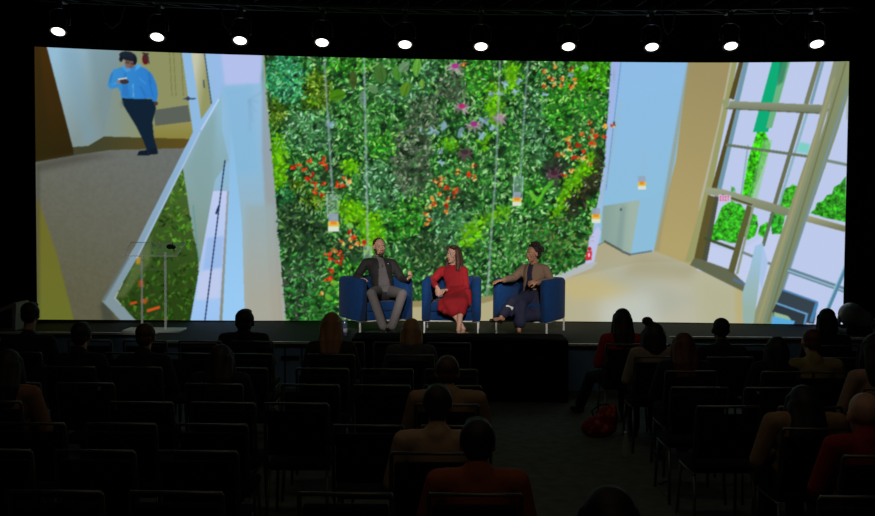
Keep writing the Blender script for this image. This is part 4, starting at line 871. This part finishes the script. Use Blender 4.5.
# draped table in front of the stage
t = thing('draped_table', 'long table under a floor length black cloth standing against the stage', 'table', (.27, 12.02, 0))
x0, x1 = -1.27, 1.275
bm = bmesh.new(); N = 300; per = [(x0, -.32), (x1, -.32), (x1, .36), (x0, .36)]
ringp = []
for i in range(4):
    a, b = Vector(per[i]), Vector(per[(i + 1) % 4]); n = int((b - a).length / .03); nn = Vector((b.y - a.y, a.x - b.x)).normalized()
    for k in range(n): ringp.append((a.lerp(b, k / n), nn, k))
rings = []
for z, amp in ((.01, 1), (.4, .7), (.68, .2), (.72, 0), (.735, -.3)):
    rings.append([bm.verts.new((p.x + nn.x * (amp * (.018 * math.sin(k * .62) + .008 * math.sin(k * 1.7 + 1)) - .0), p.y + nn.y * amp * (.018 * math.sin(k * .62) + .008 * math.sin(k * 1.7 + 1)), z)) for p, nn, k in ringp])
for a, b in zip(rings, rings[1:]):
    for k in range(len(a)): bm.faces.new((a[k], a[(k + 1) % len(a)], b[(k + 1) % len(a)], b[k]))
bm.faces.new(rings[-1]); obj('table_skirt', bm, mat('black_table_cloth', (.0022, .0022, .0026), .95, noise=.3, scale=8, spec=.03), t)
# ---------------------------------------------------------------- chairs of the audience
SEATF = mat('black_chair_fabric', (.0045, .0045, .0055), .9, noise=.5, scale=60, spec=.1); FRAME = mat('grey_chair_metal', (.095, .093, .087), .42, .7, noise=.15, scale=20)
CH = None
def make_chair_meshes():
    M = []
    def mk(nm, bm, m):
        me = bpy.data.meshes.new(nm); bm.normal_update(); bm.to_mesh(me); bm.free(); me.materials.append(m); me.polygons.foreach_set('use_smooth', [True] * len(me.polygons)); M.append((nm, me))
    mk('seat', box_bm(-.215, .215, -.2, .24, .415, .47, bev=.022, seg=3), SEATF)
    bm = box_bm(-.2, .2, -.02, .02, -.17, .15, bev=.016, seg=3); bmesh.ops.transform(bm, matrix=Matrix.Translation((0, -.245, .70)) @ Matrix.Rotation(math.radians(8), 4, 'X'), verts=bm.verts); mk('backrest', bm, SEATF)
    y0, y1 = -.212, -.284
    bm = bmesh.new(); tube(bm, [(-.215, y0, .43), (-.218, -.24, .66), (-.216, y1 + .003, .885), (-.208, y1, .902), (.208, y1, .902), (.216, y1 + .003, .885), (.218, -.24, .66), (.215, y0, .43)], .0115, 8)
    tube(bm, [(-.215, -.266, .79), (.215, -.266, .79)], .007, 6); mk('back_frame', bm, FRAME)
    for sx in (-1, 1):
        mk('leg', tube_bm([(sx * .2, .2, .43), (sx * .215, .235, .0)], .0115), FRAME); mk('leg', tube_bm([(sx * .2, -.19, .43), (sx * .215, -.27, .0)], .0115), FRAME)
    bm = bmesh.new()
    for sx in (-1, 1): tube(bm, [(sx * .207, .21, .405), (sx * .207, -.2, .405)], .009, 6)
    tube(bm, [(-.207, .2, .405), (.207, .2, .405)], .009, 6); mk('seat_frame', bm, FRAME)
    return M
CHM = make_chair_meshes()
def chair(x, y, label, rz=0, group='black chairs in rows facing the stage'):
    t = thing('stacking_chair', label, 'chair', (x, y, 0), rz, group)
    for nm, me in CHM:
        o = bpy.data.objects.new(nm, me); COL.objects.link(o); o.parent = t
    return t
# ---------------------------------------------------------------- people in the audience
def seated(px, ytop, y, label, hair, hcol, top, topc, sk='mid', lean=0.0, face=0.0, rz=0.0, wide=1.0, pants=(.006, .006, .008), legs=None, turn=0.0, hs=1.0, bag=None):
    p = W(px, ytop, y); ztop = p.z; sz = .46; h0 = .09
    k = (ztop - sz) / .88; k = max(.82, min(1.12, k))
    t = thing('person', label, 'person', (p.x, y, 0), rz, 'seated audience')
    hip = Vector((0, -.02, sz + h0)); S = hip + Vector((lean * .4, -.05, .46 * k)); hd = Vector((lean, -.01, ztop - .115 * hs))
    sw = .175 * wide
    J = dict(hip=hip, hipL=hip + Vector((-.085, .02, -.01)), hipR=hip + Vector((.085, .02, -.01)), sho=S, shoL=S + Vector((-sw, 0, -.03)), shoR=S + Vector((sw, 0, -.03)), head=hd, headR=yaw_frame((math.sin(face), math.cos(face)), -.04), hs=hs)
    for s, q in ((-1, 'L'), (1, 'R')):
        J['elb' + q] = S + Vector((s * (sw + .07), .06, -.29)); J['wri' + q] = Vector((s * .1, .27, sz + .16)); J['hand' + q] = (Vector((-s * .35, .8, -.25)), Vector((0, 0, -1)), .5)
        J['kne' + q] = Vector((s * .10, .40, sz + .04)); J['ank' + q] = Vector((s * .10, .34, .095)); J['toe' + q] = Vector((s * .11, .47, .035))
    if legs: J.update(legs)
    skm = {'mid': skin((.33, .18, .11), 'mid_skin'), 'fair': SK1, 'dark': skin((.10, .05, .03), 'deep_skin'), 'tan': SK3}[sk]
    build_body(J, t, (0, 0, 0), skm, .0095, True, .94 * wide); face_parts(J, t, (0, 0, 0))
    P, R_ = torso(J, .014, .96 * wide)
    for q in 'LR': P += arm(J, q, .014, .9)
    P += [('c', S + Vector((0, -.005, 0)), S + Vector((0, .0, .034)), .085, .064)]
    obj(top, sculpt(P, .013, 4), mat('cloth_%d_%d_%d' % tuple(int(v * 1000) for v in topc), topc, .9, noise=.3, scale=14, bump=.15), t)
    PT = [('e', np.array(hip), (.172 * wide, .12, .11), None)]
    for q in 'LR': PT += leg(J, q, .012, .95, .012)
    obj('trousers', sculpt(PT, .014, 3), mat('dark_trouser_cloth', pants, .9, noise=.3, scale=20), t)
    for q in 'LR': obj('shoe', sculpt(foot(J, q, .006), .01, 2), SHOE, t)
    hp = hair_prims(hair, hd, J['headR'], hs)
    if hp: obj('hair', sculpt(hp, .009, 2), mat('hair_%d_%d_%d' % tuple(int(v * 1000) for v in hcol), hcol, .65, noise=.5, scale=50, spec=.4), t)
    return t
BK, DB, BR, BL, AU, GY = (.006, .005, .005), (.014, .009, .007), (.05, .026, .013), (.16, .085, .035), (.075, .024, .010), (.2, .14, .09)
BLKC, TAN, OLV, REDC, WHT = (.008, .008, .010), (.26, .165, .085), (.13, .105, .05), (.22, .012, .012), (.42, .40, .38)
ROW = [10.4, 9.5, 8.65, 7.85, 7.1, 6.4, 5.7, 4.9]
PEOPLE = [  # px, top of head, row, chair px, who, hair, hair colour, top, top colour, extras
 (31, 303, 2, 31, 'broad dark-jacketed person with short hair, seated below the left loudspeaker', 'short', BK, 'jacket', BLKC, dict(wide=1.12)),
 (82, 323, 3, 82, 'dark-clothed person with short dark hair, third head from the photo\'s left edge', 'short', BK, 'jacket', BLKC, {}),
 (146, 324, 3, 146, 'person with short brown hair whose head covers the lectern base', 'short', BR, 'jacket', BLKC, {}),
 (245, 310, 1, 257, 'person in a dark jacket with short hair, before the pale wall on screen', 'short', BK, 'jacket', BLKC, dict(wide=1.15, sk='dark', hs=1.15)),
 (222, 345, 4, 222, 'person with long dark hair seated behind the short-haired one in a jacket', 'long', DB, 'jumper', BLKC, {}),
 (332, 313, 2, 334, 'person with long light brown hair seated just left of the draped table', 'long', (.24, .125, .05), 'jacket', (.02, .018, .015), dict(sk='fair')),
 (411.5, 319, 2, 411, 'person with blond hair and a grey collar before the draped table', 'bob', (.30, .18, .085), 'jacket', (.05, .056, .066), dict(sk='fair')),
 (447.5, 357, 5, 447, 'person in a tan jacket with brown hair, centre of the middle block', 'short', BR, 'jacket', TAN, dict(wide=1.25, sk='fair')),
 (437.5, 386, 7, 432, 'dark-haired person in a beige shirt behind the tan jacket', 'short', BK, 'shirt', (.36, .25, .15), dict(wide=1.08)),
 (477.5, 420, 8, 474, 'person in a rust red shirt with dark hair, nearest in the middle block', 'short', BK, 'shirt', (.26, .062, .026), dict(wide=1.1, hs=1.04)),
 (622, 309, 1, 622, 'person in a red top with long dark hair, one leg out in the aisle', 'long', DB, 'top', (.34, .012, .02), dict(legs='aisle', sk='fair')),
 (653, 323, 2, 651, 'person with a dark hair bun and pale top, behind the red top', 'sidebun', DB, 'top', (.22, .18, .14), dict(sk='fair', hs=1.15)),
 (683, 333, 3, 683, 'person with long auburn hair in the right seating block', 'long', AU, 'jacket', BLKC, dict(sk='fair')),
 (720.5, 318, 2, 721, 'person with closely cropped dark hair below the pale banner on screen', 'crop', BK, 'jacket', BLKC, dict(sk='dark')),
 (776, 337, 3, 776, 'person with dark bobbed hair below the big column on screen', 'bob', BK, 'jacket', BLKC, {}),
 (826, 309, 1, 826, 'person with bushy dark hair just left of the moving head light', 'bob', BK, 'jacket', BLKC, dict(sk='mid')),
 (811, 329, 3, 812, 'person in an olive shirt with short reddish hair at the right', 'crop', AU, 'shirt', (.22, .18, .07), dict(wide=1.15, sk='fair')),
 (874, 334, 4, 876, 'dark-haired person in a pale blouse cut off by the photo\'s right edge', 'long', BK, 'blouse', (.30, .20, .14), dict(sk='fair', wide=.95)),
 (864, 392, 7, 862, 'bald person in a red shirt at the right edge', 'bald', BK, 'shirt', REDC, dict(sk='fair', wide=1.1, hs=1.18)),
 (802, 386, 6, 802, 'person with long dark hair over a tan jumper, at right', 'long', BK, 'jumper', TAN, dict(wide=1.2, hs=1.12)),
 (608, 487, 9, 608, 'person with dark hair nearest the camera, only the head showing', 'bob', BK, 'jacket', BLKC, dict(hs=1.08)),
 (10, 350, 5, 8, 'long-haired person in a tan jumper cut off by the photo\'s left edge', 'long', BK, 'jumper', (.20, .10, .05), dict(wide=1.05)),
]
SHORT = ['broad dark-jacketed person below the loudspeaker', "third head from the photo's left edge", 'person covering the lectern base', 'person in a dark jacket before the pale wall', 'long dark haired person behind the dark jacket', 'person with long light brown hair', 'blond person with the grey collar', 'person in the tan jacket', 'person in the beige shirt', 'person in the rust red shirt', 'person in the red top', 'person with the hair bun', 'person with long auburn hair', 'closely cropped person below the pale banner', 'bobbed person below the big column', 'bushy haired person beside the moving head light', 'person in the olive shirt', 'person in the pale blouse', 'bald person in red', 'person in the tan jumper at right', 'dark head nearest the camera', 'person in the tan jumper at the left edge']
taken = {}
for (px, yt, rw, cpx, who, hair, hc, top, tc, ex), sh_ in zip(PEOPLE, SHORT):
    y = ROW[rw - 1] if rw <= 8 else 3.45
    ex = dict(ex)
    if ex.get('legs') == 'aisle':
        ex['legs'] = {'kneL': Vector((-.26, .34, .47)), 'ankL': Vector((-.33, .66, .10)), 'toeL': Vector((-.40, .78, .035))}
    seated(px, yt, y, who, hair, hc, top, tc, **ex)
    cx = W(cpx, 350, y).x
    chair(cx, y - .02, 'black metal-framed chair under the ' + sh_)
    taken.setdefault(rw, []).append(cx)
ORDN = ['first', 'second', 'third', 'fourth', 'fifth', 'sixth', 'seventh', 'eighth', 'ninth']
def fill(block, xf, n, step, rows, side):
    for rw in rows:
        y = ROW[rw - 1]; k = 0
        for j in range(n):
            x = xf(y) + step * j
            px = 437.5 + x / y * 1000
            if px < -25 or px > 900 or any(abs(x - q) < .5 for q in taken.get(rw, [])): continue
            k += 1
            chair(x, y - .02, 'empty black chair, %s block, %s row from stage, %s empty seat from the %s' % (block, ORDN[rw - 1], ORDN[k - 1], side))
            taken.setdefault(rw, []).append(x)
fill('left', lambda y: -1.29 - .115 * (y - 5.6), 9, -.56, range(1, 9), 'middle aisle')
fill('middle', lambda y: .12, 3, -.54, range(1, 9), 'right aisle')
fill('right', lambda y: 2.0, 8, .56, range(1, 9), 'middle aisle')
# ---------------------------------------------------------------- things on the floor
bp = on_level(600, 437, 0); t = thing('handbag', 'slumped red patterned bag on the floor beside the right seating block', 'bag', (bp.x, bp.y, 0), -.3)
def bagmat():
    m = mat('red_patterned_cloth', (.20, .015, .014), .8); n = m.node_tree.nodes; l = m.node_tree.links; v = n.new('ShaderNodeTexVoronoi'); v.inputs['Scale'].default_value = 16
    tc = n.new('ShaderNodeTexCoord'); r = n.new('ShaderNodeValToRGB'); l.new(tc.outputs['Object'], v.inputs['Vector']); l.new(v.outputs['Distance'], r.inputs['Fac']); l.new(r.outputs['Color'], n['Principled BSDF'].inputs['Base Color'])
    r.color_ramp.elements[0].color = (.50, .10, .05, 1); r.color_ramp.elements[0].position = .15; r.color_ramp.elements[1].color = (.16, .006, .012, 1); r.color_ramp.elements[1].position = .5; return m
obj('bag_body', sculpt([('e', (0, 0, .11), (.17, .1, .11), None), ('e', (.07, 0, .2), (.11, .085, .12), None), ('e', (-.09, -.01, .09), (.1, .09, .085), None), ('e', (.12, 0, .26), (.05, .07, .09), None)], .012, 3), bagmat(), t)
obj('bag_strap', tube_bm([(-.06, 0, .17), (-.09, .03, .25), (-.02, .05, .31), (.06, .04, .33), (.12, .02, .30)], .009), mat('dark_strap', (.02, .006, .006), .7), t)
p = on_level(625, 458, 0); bottle((p.x, p.y, 0), .24, 'clear water bottle standing on the floor behind the red bag', clear('clear_bottle', (.30, .36, .36), .45), CAPW)
a, b, c = on_level(658, 486, 0), on_level(668, 498, 0), on_level(680, 519, 0)
tag(obj('cable', tube_bm([(v.x, v.y, .008) for v in (a + Vector((.1, .15, 0)), a, b, c, c + Vector((.02, -.6, 0)), c + Vector((.1, -1.6, 0)))], .008, 6), mat('grey_floor_cable', (.09, .09, .085), .6)), 'pale cable running along the floor beside the right chairs', 'cable')
